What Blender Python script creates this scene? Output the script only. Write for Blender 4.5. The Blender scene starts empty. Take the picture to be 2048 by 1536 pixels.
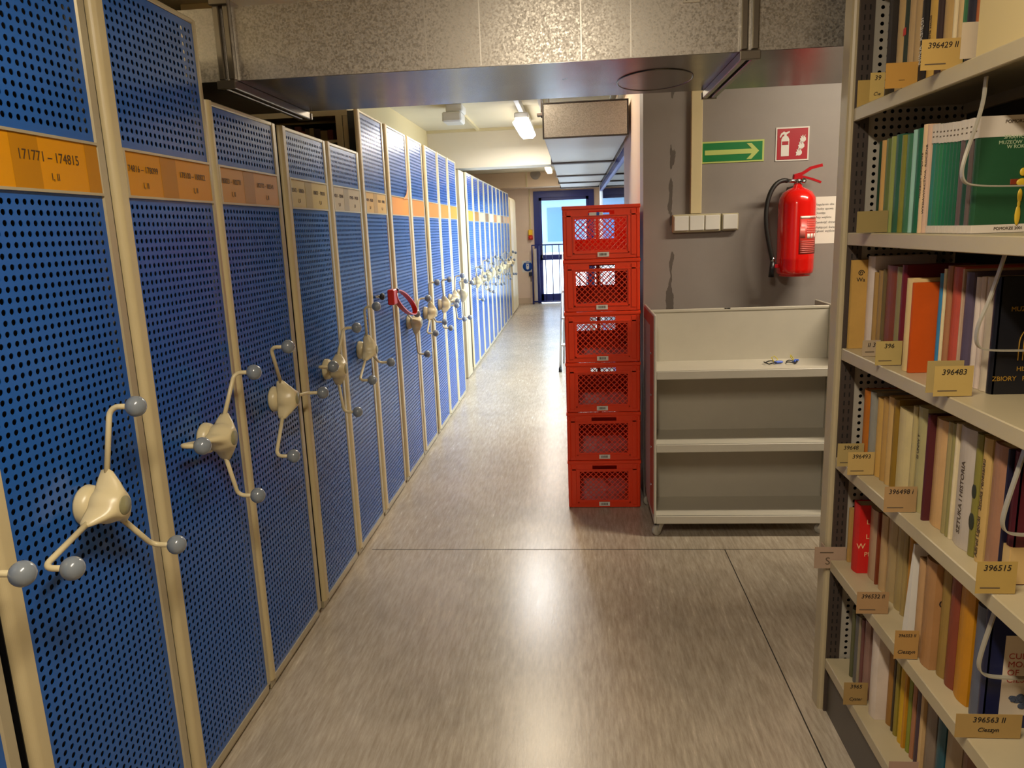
import bpy, math, random
from mathutils import Vector, Matrix
random.seed(7)
C = bpy.context.scene.collection
SC = bpy.context.scene
PI = math.pi

# ------------------------------------------------------------------ camera, world, light, exposure
cam_data = bpy.data.cameras.new('camera')
cam = bpy.data.objects.new('camera', cam_data); C.objects.link(cam)
SC.camera = cam
EYE = 1.55
# pinhole solved from the vanishing points of the photograph (focal 1493 px of 2048)
Pc = Vector((1024., 768.)); V1 = Vector((1150., 455.)); V2 = Vector((1300., 8000.))
FPX = math.sqrt(-(V1-Pc).dot(V2-Pc))
Yc = Vector((V1.x-Pc.x, V1.y-Pc.y, FPX)).normalized()
Zc = -Vector((V2.x-Pc.x, V2.y-Pc.y, FPX)).normalized()
Zc = (Zc - Yc*Zc.dot(Yc)).normalized()
Xc = Yc.cross(Zc)
cam.matrix_world = Matrix(((Xc.x, -Xc.y, -Xc.z, 0), (Yc.x, -Yc.y, -Yc.z, 0), (Zc.x, -Zc.y, -Zc.z, EYE), (0, 0, 0, 1)))
cam_data.sensor_width = 36; cam_data.lens = 36*FPX/2048; cam_data.clip_start = .02; cam_data.clip_end = 200
SC.view_settings.view_transform = 'Standard'; SC.view_settings.look = 'None'
SC.view_settings.exposure = 0.0; SC.view_settings.gamma = 1.0; SC.view_settings.use_curve_mapping = False

world = bpy.data.worlds.new('sky'); SC.world = world; world.use_nodes = True
wn = world.node_tree.nodes; wn['Background'].inputs[0].default_value = (.80, .90, 1.0, 1); wn['Background'].inputs[1].default_value = 7.5

def area(name, loc, size, power, color, rot=(0, 0, 0), sy=None, spread=180):
    l = bpy.data.lights.new(name, 'AREA'); l.shape = 'RECTANGLE'; l.size = size; l.size_y = sy or size
    l.energy = power; l.color = color; l.spread = math.radians(spread)
    o = bpy.data.objects.new(name, l); C.objects.link(o); o.location = loc; o.rotation_euler = rot
    return o
WARM = (1.0, .87, .69)
# ceiling battens of the room (the diffusers are built with the fixtures)
area('lamp_light', (-.10, .35, 2.535), .12, 50, WARM, sy=1.15)
area('lamp_light', (-2.2, 1.3, 2.56), .12, 66, (1.0, .82, .50), sy=1.15)
area('lamp_light', (1.9, 3.1, 2.535), 1.15, 46, WARM, sy=.12)
area('lamp_light', (-.33, 5.2, 2.535), .12, 30, (1, .86, .66), sy=1.15)
area('lamp_light', (-.47, 7.65, 2.46), .14, 38, (1, .96, .92), sy=.95)
area('lamp_light', (-.45, 11.6, 2.56), .12, 75, (1, .93, .86), sy=1.15)
area('lamp_light', (-.45, 13.9, 2.56), .12, 85, (1, .90, .80), sy=1.15)

# ------------------------------------------------------------------ helpers
def lin(h):
    h = h.lstrip('#'); v = [int(h[i:i+2], 16)/255 for i in (0, 2, 4)]
    return tuple((x/12.92 if x <= .04045 else ((x+.055)/1.055)**2.4) for x in v)
MC = {}
def mat(name, col, rough=.5, metal=0., var=.0, vscale=8., bump=0., bscale=60., coat=0., emit=0., stretch=(1, 1, 1), rvar=0., spec=None):
    if name in MC: return MC[name]
    m = bpy.data.materials.new(name); m.use_nodes = True; MC[name] = m
    nt = m.node_tree; b = nt.nodes['Principled BSDF']
    c = lin(col) if isinstance(col, str) else col
    b.inputs['Base Color'].default_value = (*c, 1); b.inputs['Roughness'].default_value = rough
    b.inputs['Metallic'].default_value = metal
    if spec is not None: b.inputs['Specular IOR Level'].default_value = spec
    if coat: b.inputs['Coat Weight'].default_value = coat; b.inputs['Coat Roughness'].default_value = .12
    if emit: b.inputs['Emission Color'].default_value = (*c, 1); b.inputs['Emission Strength'].default_value = emit
    if var or bump or rvar:
        tc = nt.nodes.new('ShaderNodeTexCoord'); mp = nt.nodes.new('ShaderNodeMapping'); mp.inputs['Scale'].default_value = stretch
        nt.links.new(tc.outputs['Object'], mp.inputs[0])
    if var or rvar:
        n = nt.nodes.new('ShaderNodeTexNoise'); n.inputs['Scale'].default_value = vscale; n.inputs['Detail'].default_value = 6
        n.inputs['Roughness'].default_value = .65
        nt.links.new(mp.outputs[0], n.inputs['Vector'])
    if var:
        r = nt.nodes.new('ShaderNodeValToRGB'); r.color_ramp.elements[0].position = .3; r.color_ramp.elements[1].position = .7
        r.color_ramp.elements[0].color = (*[x*(1-var) for x in c], 1); r.color_ramp.elements[1].color = (*[min(1, x*(1+var)) for x in c], 1)
        nt.links.new(n.outputs[0], r.inputs[0]); nt.links.new(r.outputs[0], b.inputs['Base Color'])
    if rvar:
        mr = nt.nodes.new('ShaderNodeMapRange'); mr.inputs[3].default_value = max(.02, rough-rvar); mr.inputs[4].default_value = rough+rvar
        nt.links.new(n.outputs[0], mr.inputs[0]); nt.links.new(mr.outputs[0], b.inputs['Roughness'])
    if bump:
        n2 = nt.nodes.new('ShaderNodeTexNoise'); n2.inputs['Scale'].default_value = bscale; n2.inputs['Detail'].default_value = 4
        bp = nt.nodes.new('ShaderNodeBump'); bp.inputs['Strength'].default_value = bump; bp.inputs['Distance'].default_value = .01
        nt.links.new(mp.outputs[0], n2.inputs['Vector']); nt.links.new(n2.outputs[0], bp.inputs['Height']); nt.links.new(bp.outputs[0], b.inputs['Normal'])
    return m

class MB:
    """collects boxes, tubes, prisms ... in world coordinates for ONE mesh"""
    def __init__(s): s.v = []; s.f = []; s.sm = []
    def add(s, vs, fs, smooth=False, M=None):
        n = len(s.v)
        s.v += [tuple(M @ Vector(p)) if M else tuple(p) for p in vs]
        s.f += [tuple(i+n for i in f) for f in fs]; s.sm += [smooth]*len(fs); return s
    def box(s, x0, x1, y0, y1, z0, z1, b=0., M=None):
        if x0 > x1: x0, x1 = x1, x0
        if y0 > y1: y0, y1 = y1, y0
        if z0 > z1: z0, z1 = z1, z0
        b = min(b, (x1-x0)*.45, (y1-y0)*.45, (z1-z0)*.45)
        if b <= 0:
            vs = [(x, y, z) for x in (x0, x1) for y in (y0, y1) for z in (z0, z1)]
            fs = [(0, 1, 3, 2), (4, 6, 7, 5), (0, 4, 5, 1), (2, 3, 7, 6), (0, 2, 6, 4), (1, 5, 7, 3)]
            return s.add(vs, fs, M=M)
        vs = []; idx = {}
        X = (x0, x1); Y = (y0, y1); Z = (z0, z1)
        for i in (0, 1):
            for j in (0, 1):
                for k in (0, 1):
                    sx, sy, sz = (1-2*i)*b, (1-2*j)*b, (1-2*k)*b
                    for a in range(3):
                        p = [X[i]+sx, Y[j]+sy, Z[k]+sz]; p[a] = (X[i], Y[j], Z[k])[a]
                        idx[(i, j, k, a)] = len(vs); vs.append(tuple(p))
        q = lambda *t: tuple(idx[x] for x in t)
        fs = []
        for i in (0, 1):
            fs.append(q((i, 0, 0, 0), (i, 1, 0, 0), (i, 1, 1, 0), (i, 0, 1, 0)))
            fs.append(q((0, i, 0, 1), (1, i, 0, 1), (1, i, 1, 1), (0, i, 1, 1)))
            fs.append(q((0, 0, i, 2), (1, 0, i, 2), (1, 1, i, 2), (0, 1, i, 2)))
        for i in (0, 1):
            for j in (0, 1):
                fs.append(q((i, j, 0, 0), (i, j, 1, 0), (i, j, 1, 1), (i, j, 0, 1)))
                fs.append(q((i, 0, j, 0), (i, 1, j, 0), (i, 1, j, 2), (i, 0, j, 2)))
                fs.append(q((0, i, j, 1), (1, i, j, 1), (1, i, j, 2), (0, i, j, 2)))
        for i in (0, 1):
            for j in (0, 1):
                for k in (0, 1): fs.append(q((i, j, k, 0), (i, j, k, 1), (i, j, k, 2)))
        return s.add(vs, fs, M=M)
    def tube(s, pts, r, n=12, caps=True, closed=False, flat=None):
        """round tube along points; flat=(half_w, half_h, up) makes a flat band"""
        P = [Vector(p) for p in pts]; N = len(P); rings = []
        rr = r if isinstance(r, (list, tuple)) else [r]*N
        up = Vector(flat[2]) if flat else None; prev = None
        vs = []
        for i in range(N):
            if closed: t = (P[(i+1) % N]-P[i-1]).normalized()
            else: t = (P[min(i+1, N-1)]-P[max(i-1, 0)]).normalized()
            if flat:
                a = (up - t*up.dot(t)).normalized(); b = t.cross(a)
                for (u, w) in ((1, 1), (-1, 1), (-1, -1), (1, -1)): vs.append(P[i]+a*flat[0]*u+b*flat[1]*w)
            else:
                if prev is None:
                    a = t.orthogonal().normalized()
                else: a = (prev - t*prev.dot(t)).normalized()
                prev = a; b = t.cross(a)
                for k in range(n):
                    th = 2*PI*k/n; vs.append(P[i]+(a*math.cos(th)+b*math.sin(th))*rr[i])
        m = 4 if flat else n; fs = []
        for i in range(N if closed else N-1):
            for k in range(m):
                j = (i+1) % N
                fs.append((i*m+k, i*m+(k+1) % m, j*m+(k+1) % m, j*m+k))
        if caps and not closed:
            fs.append(tuple(range(m))[::-1]); fs.append(tuple((N-1)*m+k for k in range(m)))
        return s.add(vs, fs, smooth=not flat)
    def sphere(s, c, r, nu=20, nv=12, sc=(1, 1, 1)):
        vs = [(c[0], c[1], c[2]+r*sc[2])]; fs = []
        for i in range(1, nv):
            for k in range(nu):
                a = PI*i/nv; b = 2*PI*k/nu
                vs.append((c[0]+r*sc[0]*math.sin(a)*math.cos(b), c[1]+r*sc[1]*math.sin(a)*math.sin(b), c[2]+r*sc[2]*math.cos(a)))
        vs.append((c[0], c[1], c[2]-r*sc[2])); L = len(vs)-1
        for k in range(nu):
            fs.append((0, 1+k, 1+(k+1) % nu)); fs.append((L, L-nu+(k+1) % nu, L-nu+k))
            for i in range(nv-2):
                a = 1+i*nu; fs.append((a+k, a+nu+k, a+nu+(k+1) % nu, a+(k+1) % nu))
        return s.add(vs, fs, smooth=True)
    def loft(s, rings, cap=True, smooth=True):
        m = len(rings[0]); vs = [p for r in rings for p in r]; fs = []
        for i in range(len(rings)-1):
            for k in range(m): fs.append((i*m+k, i*m+(k+1) % m, (i+1)*m+(k+1) % m, (i+1)*m+k))
        if cap: fs.append(tuple(range(m))[::-1]); fs.append(tuple((len(rings)-1)*m+k for k in range(m)))
        return s.add(vs, fs, smooth=smooth)
    def lathe(s, prof, c, axis='Z', n=28):
        rings = []
        for r, h in prof:
            rg = []
            for k in range(n):
                a = 2*PI*k/n; u, w = r*math.cos(a), r*math.sin(a)
                rg.append({'Z': (c[0]+u, c[1]+w, c[2]+h), 'X': (c[0]+h, c[1]+u, c[2]+w), 'Y': (c[0]+w, c[1]+h, c[2]+u)}[axis])
            rings.append(rg)
        return s.loft(rings)
    def prism(s, poly, plane, d0, d1):
        """extrude a 2D polygon; plane 'XZ' -> depth along Y, 'YZ' -> along X, 'XY' -> along Z"""
        f = {'XZ': lambda a, b, d: (a, d, b), 'YZ': lambda a, b, d: (d, a, b), 'XY': lambda a, b, d: (a, b, d)}[plane]
        n = len(poly); vs = [f(a, b, d0) for a, b in poly]+[f(a, b, d1) for a, b in poly]
        fs = [tuple(range(n))[::-1], tuple(range(n, 2*n))]+[(i, (i+1) % n, n+(i+1) % n, n+i) for i in range(n)]
        return s.add(vs, fs)

def wloc(o):
    v = Vector((0, 0, 0))
    while o: v += o.location; o = o.parent
    return v
def obj(name, mb, m, parent=None, **props):
    me = bpy.data.meshes.new(name)
    base = wloc(parent) if parent else Vector((0, 0, 0))
    if not parent and mb.v:
        n = len(mb.v); base = Vector((sum(p[0] for p in mb.v)/n, sum(p[1] for p in mb.v)/n, min(p[2] for p in mb.v)))
    me.from_pydata([(p[0]-base.x, p[1]-base.y, p[2]-base.z) for p in mb.v], [], mb.f); me.update()
    if any(mb.sm): me.polygons.foreach_set('use_smooth', mb.sm)
    import bmesh
    bm = bmesh.new(); bm.from_mesh(me); bmesh.ops.recalc_face_normals(bm, faces=bm.faces); bm.to_mesh(me); bm.free()
    me.materials.append(m)
    o = bpy.data.objects.new(name, me); C.objects.link(o)
    if parent: o.parent = parent
    else: o.location = base
    for k, v in props.items(): o[k] = v
    return o
def thing(name, label, cat, loc=(0, 0, 0), group=None):
    o = bpy.data.objects.new(name, None); C.objects.link(o); o.location = loc; o.empty_display_size = .05
    o['label'] = label; o['category'] = cat
    if group: o['group'] = group
    return o
def struct(name, mb, m, parent=None):
    o = obj(name, mb, m, parent)
    if not parent: o['kind'] = 'structure'
    return o
def single(name, mb, m, label, cat, group=None):
    o = obj(name, mb, m); o['label'] = label; o['category'] = cat
    if group: o['group'] = group
    return o
def text(body, size, origin, right, up, m, parent, name='lettering', align='CENTER', ext=.0003, shear=0., width=1.):
    cu = bpy.data.curves.new('txt', 'FONT'); cu.body = body; cu.size = size; cu.extrude = ext; cu.align_x = align; cu.align_y = 'CENTER'
    cu.shear = shear; cu.resolution_u = 3
    tmp = bpy.data.objects.new('txt', cu); C.objects.link(tmp)
    dg = bpy.context.evaluated_depsgraph_get(); dg.update()
    me = bpy.data.meshes.new_from_object(tmp.evaluated_get(dg)); bpy.data.objects.remove(tmp)
    r = Vector(right).normalized(); u = Vector(up).normalized(); n = r.cross(u)
    base = wloc(parent); o3 = Vector(origin)-base
    for v in me.vertices:
        p = v.co.copy(); v.co = o3 + r*p.x*width + u*p.y + n*p.z
    me.name = name; me.materials.clear(); me.materials.append(m)
    o = bpy.data.objects.new(name, me); C.objects.link(o); o.parent = parent
    return o

# ------------------------------------------------------------------ materials
CREAM = mat('cream_steel', 'c8b88e', .38, var=.05, vscale=5)
CREAMP = mat('cream_plastic', 'd6c79c', .32)
BLUE = mat('blue_painted_steel', '1a5aac', .26, coat=.15, var=.04, vscale=3)
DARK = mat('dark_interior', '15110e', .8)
KNOB = mat('grey_knob_plastic', '7d858c', .22, coat=.4)
BLACK = mat('black_plastic', '141416', .35)
RED = mat('red_plastic', 'e83c12', .36, var=.05, vscale=6)
RAIL = mat('shelf_steel', 'b3a584', .36, var=.05, vscale=6)
SHEET = mat('side_sheet_steel', 'a9a294', .45, var=.04)
SLOT = mat('upright_steel', '4c423c', .5, metal=.3)
PAPER = mat('paper', 'e2ddd2', .7)
PAGES = mat('book_pages', 'c9b58a', .85, var=.12, vscale=90, stretch=(1, 14, 1))
CARD = mat('card_stock', 'b89f62', .75, var=.06, vscale=30)
PINKCARD = mat('pinkish_card', 'a8907a', .75, var=.05)
INK = mat('ink', '1b1714', .7)
FAINT = mat('faint_print', '5a4c3a', .8)
WHITE = mat('white_plastic', 'dcdad2', .4)
CHROME = mat('chrome', 'b9bbbd', .18, metal=1.)
NAVY = mat('navy_frame_paint', '1b2a78', .35)

# ------------------------------------------------------------------ the room
def floor_mat():
    m = mat('linoleum_floor', '6e6454', .26); nt = m.node_tree; b = nt.nodes['Principled BSDF']; L = nt.links
    tc = nt.nodes.new('ShaderNodeTexCoord')
    def noise(sc, st, det=6):
        mp = nt.nodes.new('ShaderNodeMapping'); mp.inputs['Scale'].default_value = st
        n = nt.nodes.new('ShaderNodeTexNoise'); n.inputs['Scale'].default_value = sc; n.inputs['Detail'].default_value = det; n.inputs['Roughness'].default_value = .7
        L.new(tc.outputs['Object'], mp.inputs[0]); L.new(mp.outputs[0], n.inputs['Vector']); return n
    a = noise(13, (6.5, .7, 1)); c = noise(1.6, (1, 1, 1), 3); d = noise(40, (3, 1, 1))
    r = nt.nodes.new('ShaderNodeValToRGB'); r.color_ramp.elements[0].position = .32; r.color_ramp.elements[1].position = .68
    r.color_ramp.elements[0].color = (*lin('9c907e'), 1); r.color_ramp.elements[1].color = (*lin('c2b7a5'), 1)
    L.new(a.outputs[0], r.inputs[0])
    r2 = nt.nodes.new('ShaderNodeValToRGB'); r2.color_ramp.elements[0].position = .35; r2.color_ramp.elements[1].position = .7
    r2.color_ramp.elements[0].color = (.86, .85, .83, 1); r2.color_ramp.elements[1].color = (1.1, 1.08, 1.05, 1); L.new(c.outputs[0], r2.inputs[0])
    mx = nt.nodes.new('ShaderNodeMix'); mx.data_type = 'RGBA'; mx.blend_type = 'MULTIPLY'; mx.inputs[0].default_value = 1
    L.new(r.outputs[0], mx.inputs[6]); L.new(r2.outputs[0], mx.inputs[7]); L.new(mx.outputs[2], b.inputs['Base Color'])
    mr = nt.nodes.new('ShaderNodeMapRange'); mr.inputs[3].default_value = .22; mr.inputs[4].default_value = .30
    L.new(a.outputs[0], mr.inputs[0]); L.new(mr.outputs[0], b.inputs['Roughness'])
    bp = nt.nodes.new('ShaderNodeBump'); bp.inputs['Strength'].default_value = .05; bp.inputs['Distance'].default_value = .004
    L.new(d.outputs[0], bp.inputs['Height']); L.new(bp.outputs[0], b.inputs['Normal'])
    return m
def duct_mat():
    m = mat('galvanised_steel', 'b4afa6', .38, metal=.7); nt = m.node_tree; b = nt.nodes['Principled BSDF']; L = nt.links
    tc = nt.nodes.new('ShaderNodeTexCoord')
    v = nt.nodes.new('ShaderNodeTexVoronoi'); v.inputs['Scale'].default_value = 190
    n = nt.nodes.new('ShaderNodeTexNoise'); n.inputs['Scale'].default_value = 150; n.inputs['Detail'].default_value = 3; n.inputs['Distortion'].default_value = .6
    L.new(tc.outputs['Object'], v.inputs['Vector']); L.new(tc.outputs['Object'], n.inputs['Vector'])
    mx = nt.nodes.new('ShaderNodeMix'); mx.data_type = 'RGBA'; mx.inputs[0].default_value = .6
    L.new(v.outputs['Color'], mx.inputs[6]); L.new(n.outputs[0], mx.inputs[7])
    bw = nt.nodes.new('ShaderNodeRGBToBW'); L.new(mx.outputs[2], bw.inputs[0])
    r = nt.nodes.new('ShaderNodeValToRGB'); r.color_ramp.elements[0].position = .36; r.color_ramp.elements[1].position = .62
    r.color_ramp.elements[0].color = (*lin('a29d93'), 1); r.color_ramp.elements[1].color = (*lin('bab4aa'), 1)
    L.new(bw.outputs[0], r.inputs[0]); L.new(r.outputs[0], b.inputs['Base Color'])
    mr = nt.nodes.new('ShaderNodeMapRange'); mr.inputs[1].default_value = .3; mr.inputs[2].default_value = .7; mr.inputs[3].default_value = .30; mr.inputs[4].default_value = .55
    L.new(bw.outputs[0], mr.inputs[0]); L.new(mr.outputs[0], b.inputs['Roughness'])
    return m
def grey_wall_mat():
    m = mat('grey_wall_paint', '8f8882', .42, var=.05, vscale=3); nt = m.node_tree; b = nt.nodes['Principled BSDF']; L = nt.links
    base = b.inputs['Base Color'].links[0].from_socket
    tc = nt.nodes.new('ShaderNodeTexCoord'); mp = nt.nodes.new('ShaderNodeMapping'); mp.inputs['Scale'].default_value = (1, 1, .35)
    n = nt.nodes.new('ShaderNodeTexNoise'); n.inputs['Scale'].default_value = 22; n.inputs['Detail'].default_value = 4
    L.new(tc.outputs['Object'], mp.inputs[0]); L.new(mp.outputs[0], n.inputs['Vector'])
    g = nt.nodes.new('ShaderNodeNewGeometry'); sx = nt.nodes.new('ShaderNodeSeparateXYZ'); L.new(g.outputs['Position'], sx.inputs[0])
    def mth(op, a, bb, c=None):
        k = nt.nodes.new('ShaderNodeMath'); k.operation = op
        for i, x in enumerate((a, bb, c)):
            if x is None: continue
            if isinstance(x, (int, float)): k.inputs[i].default_value = x
            else: L.new(x, k.inputs[i])
        return k.outputs[0]
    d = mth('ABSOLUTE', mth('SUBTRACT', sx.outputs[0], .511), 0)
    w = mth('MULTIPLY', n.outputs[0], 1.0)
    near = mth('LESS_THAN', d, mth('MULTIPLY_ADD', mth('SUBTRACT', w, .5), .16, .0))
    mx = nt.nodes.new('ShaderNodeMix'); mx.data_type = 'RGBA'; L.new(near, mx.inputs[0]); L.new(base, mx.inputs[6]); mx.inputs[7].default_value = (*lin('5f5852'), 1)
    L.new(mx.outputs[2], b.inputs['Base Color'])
    return m
FLOOR = floor_mat(); DUCT = duct_mat(); GREYW = grey_wall_mat()
PINKW = mat('peach_wall_paint', 'e4cdb8', .6, var=.03, vscale=2)
CEIL = mat('ceiling_paint', 'd8cdb0', .8, var=.03, vscale=2)
BEAM = mat('beam_paint', 'ddd2bc', .7, var=.02, vscale=2)
SEAM = mat('floor_seam', '2e2923', .6)
CZ = 2.66   # ceiling height
YW = 4.15   # grey wall
YF = 15.95  # far wall
struct('floor', MB().box(-5.2, 4.2, -2.2, YW+.2, -.1, 0).box(-5.2, .60, YW+.2, 17.6, -.1, 0), FLOOR)
struct('ceiling', MB().box(-5.2, 4.2, -2.2, YW+.2, CZ, CZ+.15).box(-5.2, .70, YW+.2, YF+.2, CZ, CZ+.15), CEIL)
struct('wall_left', MB().box(-5.2, -5.05, -2.2, 17.6, 0, CZ), PINKW)
struct('wall_back', MB().box(-5.05, 4.05, -2.2, -2.05, 0, CZ), PINKW)
struct('wall_right', MB().box(4.05, 4.2, -2.2, YW+.2, 0, CZ), PINKW)
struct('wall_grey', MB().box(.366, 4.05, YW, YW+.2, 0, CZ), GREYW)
WY0, WY1, WZ = 5.72, 11.35, 2.12
struct('wall_corridor', MB().box(.366, .50, YW+.2, WY0, 0, CZ), PINKW)
WWH = mat('white_wall_paint', 'dedbd6', .6)
struct('wall_window', MB().box(.37, .50, WY0, WY1, WZ, CZ).box(.37, .50, WY0, WY1, 0, .08).box(.56, .70, WY1, YF+.2, 0, CZ).box(.37, .70, WY1, WY1+.1, 0, CZ), WWH)
# far wall round the door
DX0, DX1, DZ = -.85, .40, 2.31
struct('wall_far', MB().box(-5.05, DX0, YF, YF+.2, 0, CZ).box(DX0, .56, YF, YF+.2, DZ, CZ).box(DX1, .56, YF, YF+.2, 0, DZ), PINKW)
struct('baseboard_far', MB().box(-2.2, DX0-.12, YF-.015, YF, 0, .12), mat('baseboard', 'cbb59c', .5))
struct('trim_1', MB().box(.688, .692, -1, 3.44, 0, .0007), SEAM)
struct('trim_2', MB().box(-1.05, 4.0, 3.438, 3.442, 0, .0007), SEAM)
struct('trim_3', MB().box(-5.0, .44, 8.6, 8.95, 2.245, CZ, b=.004), BEAM)
struct('trim_4', MB().box(-5.0, .44, 15.3, YF, 2.37, CZ, b=.004), mat('far_beam_paint', 'e0c8ac', .7))
struct('trim_5', MB().box(-1.85, -1.62, 3.7, 8.6, 2.28, CZ, b=.004), mat('side_beam_paint', 'd8c493', .7))

# windows of the corridor
GLASS = bpy.data.materials.new('window_glass'); GLASS.use_nodes = True
_n = GLASS.node_tree; _n.nodes.remove(_n.nodes['Principled BSDF'])
_g = _n.nodes.new('ShaderNodeBsdfGlossy'); _g.inputs['Roughness'].default_value = .03; _t = _n.nodes.new('ShaderNodeBsdfTransparent'); _t.inputs[0].default_value = (.93, .96, .97, 1)
_f = _n.nodes.new('ShaderNodeFresnel'); _f.inputs[0].default_value = 1.12; _m = _n.nodes.new('ShaderNodeMixShader')
_n.links.new(_f.outputs[0], _m.inputs[0]); _n.links.new(_t.outputs[0], _m.inputs[1]); _n.links.new(_g.outputs[0], _m.inputs[2])
_n.links.new(_m.outputs[0], _n.nodes['Material Output'].inputs[0])
PALEF = mat('pale_mullion', 'c9ccd2', .4)
for i, (a, b_) in enumerate([(WY0, WY1)]):
    fr = MB(); t = .06
    fr.box(.372, .42, a, a+(t if i == 0 else .012), .08, WZ).box(.372, .42, a+t, b_, WZ-t, WZ).box(.372, .42, a+t, b_, .08, .08+t)
    w = struct('window_%d' % (i+1), fr, NAVY if i == 0 else PALEF)
    w['kind'] = 'structure'
    obj('pane', MB().box(.392, .396, a+t, b_, .08+t, WZ-t), GLASS, w)

# far door
fr = MB(); t = .11
fr.box(DX0, DX0+t, YF-.03, YF+.07, 0, DZ).box(DX1-t, DX1, YF-.03, YF+.07, 0, DZ).box(DX0+t, DX1-t, YF-.03, YF+.07, DZ-t-.02, DZ)
d = struct('door_1', fr, NAVY)
lf = MB(); a, b_ = DX0+t, DX1-t; T = .09
lf.box(a, a+T*.6, YF, YF+.05, .02, DZ-t-.02).box(b_-T*.6, b_, YF, YF+.05, .02, DZ-t-.02).box(a, b_, YF, YF+.05, .02, .19).box(a, b_, YF, YF+.05, .90, 1.01).box(a, b_, YF, YF+.05, DZ-t-.08, DZ-t-.02)
lf_o = obj('door_leaf', lf, NAVY, d)
obj('pane', MB().box(a+.05, b_-.05, YF+.022, YF+.026, .19, DZ-t-.08), GLASS, lf_o)
hd = MB().tube([(a+.05, YF-.005, 1.25), (a+.05, YF-.05, 1.25), (a+.05, YF-.05, .95), (a+.05, YF-.005, .95)], .012, 10)
obj('door_handle', hd, CHROME, lf_o)
# outside the far door: pale yard, a blue clad building with pale eaves
single('snowy_yard', MB().box(-6, 8, 17.65, 30, -.2, -.05).box(.62, 8, YW+.25, 17.65, -.2, -.05), mat('pale_ground', 'e4e6ea', .9), 'pale bright ground outside behind the blue glazed door', 'ground')['kind'] = 'structure'
ob = thing('outbuilding', 'pale blue building with beige eaves outside the glazed door', 'building', (0, 21, -.05))
obj('wall', MB().box(-3, 3, 21, 21.3, .9, 2.35), mat('blue_cladding', '7c9cc0', .6), ob)
obj('plinth_wall', MB().box(-3, 3, 21.02, 21.28, -.05, .9), mat('white_render', 'e6e8ea', .8), ob)
obj('eaves', MB().box(-3.2, 3.2, 20.6, 21.4, 2.35, 2.62), mat('beige_soffit', 'b5a988', .7), ob)
obj('window', MB().box(-.75, .25, 20.97, 21, 1.2, 2.1), mat('dim_window', '4d6f98', .2), ob)
# gate in front of the door
gx0, gx1, gy = -.90, .36, 15.75
gt = thing('barrier_gate', 'navy tubular barrier gate with vertical bars before the far glazed door', 'gate', (gx0, gy, 0))
g = MB(); g.tube([(gx0, gy, .03), (gx0, gy, 1.22), (gx1, gy, 1.22), (gx1, gy, .03)], .018, 8).tube([(gx0, gy, .05), (gx1, gy, .05)], .014, 8).tube([(gx0, gy, .0), (gx0, gy, .05)], .02, 8).tube([(gx1, gy, .0), (gx1, gy, .05)], .02, 8)
obj('gate_frame', g, NAVY, gt)
for k in range(1, 9):
    x = gx0+(gx1-gx0)*k/9
    obj('bar', MB().tube([(x, gy, .06), (x, gy, 1.21)], .009, 8), NAVY, gt)
obj('gate_post', MB().box(gx0+.03, gx0+.09, gy+.02, gy+.10, 0, 1.15), mat('grey_post', 'b3aaa2', .5), gt)
# things on the far wall
yw = YF
lb = single('gate_lock_box', MB().box(-.99, -.915, yw-.06, yw, .58, .66, b=.008).tube([(-.95, yw-.03, .58), (-.95, yw-.03, .46)], .008), mat('dark_blue_box', '28304c', .4), 'small dark blue lock box on the far wall under the round blue sign', 'lock')
em = thing('emergency_switch', 'yellow emergency stop box with red button on the far wall', 'switch', (-.93, yw-.04, 1.33))
obj('housing', MB().box(-.975, -.885, yw-.07, yw, 1.42, 1.54, b=.01), mat('yellow_plastic', 'f0c020', .35), em)
obj('button', MB().lathe([(.0, -.0), (.045, 0), (.05, -.02), (.03, -.05), (0, -.055)], (-.93, yw-.07, 1.38), 'Y').box(-.98, -.88, yw-.07, yw, 1.33, 1.42, b=.01), mat('red_button', 'd03018', .3), em)
ms = thing('round_blue_sign', 'white square sign with a round blue mandatory symbol beside the gate', 'sign', (-1.01, yw-.005, .67))
obj('plate', MB().box(-1.13, -.90, yw-.004, yw, .665, .895), WHITE, ms)
obj('blue_disc', MB().lathe([(0, 0), (.103, 0), (.103, -.002), (0, -.002)], (-1.015, yw-.004, .78), 'Y', 36), mat('sign_blue', '2055b0', .4), ms)
pic = MB(); pic.prism([(-1.045, .84), (-.985, .84), (-.985, .74), (-1.0, .72), (-1.03, .72), (-1.045, .74)], 'XZ', yw-.0075, yw-.006).prism([(-1.07, .855), (-.96, .855), (-.96, .868), (-1.07, .868)], 'XZ', yw-.0075, yw-.006)
obj('symbol', pic, WHITE, ms)
obj('symbol', MB().lathe([(0, 0), (.012, 0), (.012, -.001), (0, -.001)], (-1.015, yw-.0075, .80), 'Y', 14), mat('sign_blue', '2055b0', .4), ms)
cd = MB().box(-.945, -.915, yw-.02, yw, 1.54, 2.37).box(-.955, -.925, 15.28, 15.3, 2.37, CZ)
single('cable_conduit', cd, CREAMP, 'cream cable duct running down the far wall to the emergency stop', 'conduit')
single('round_vent', MB().lathe([(0, 0), (.10, 0), (.10, -.02), (.085, -.03), (0, -.03)], (-.76, 15.3, 2.61), 'Y', 32), mat('vent_grey', '9a928c', .5), 'small grey round vent on the far beam', 'vent')

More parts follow.
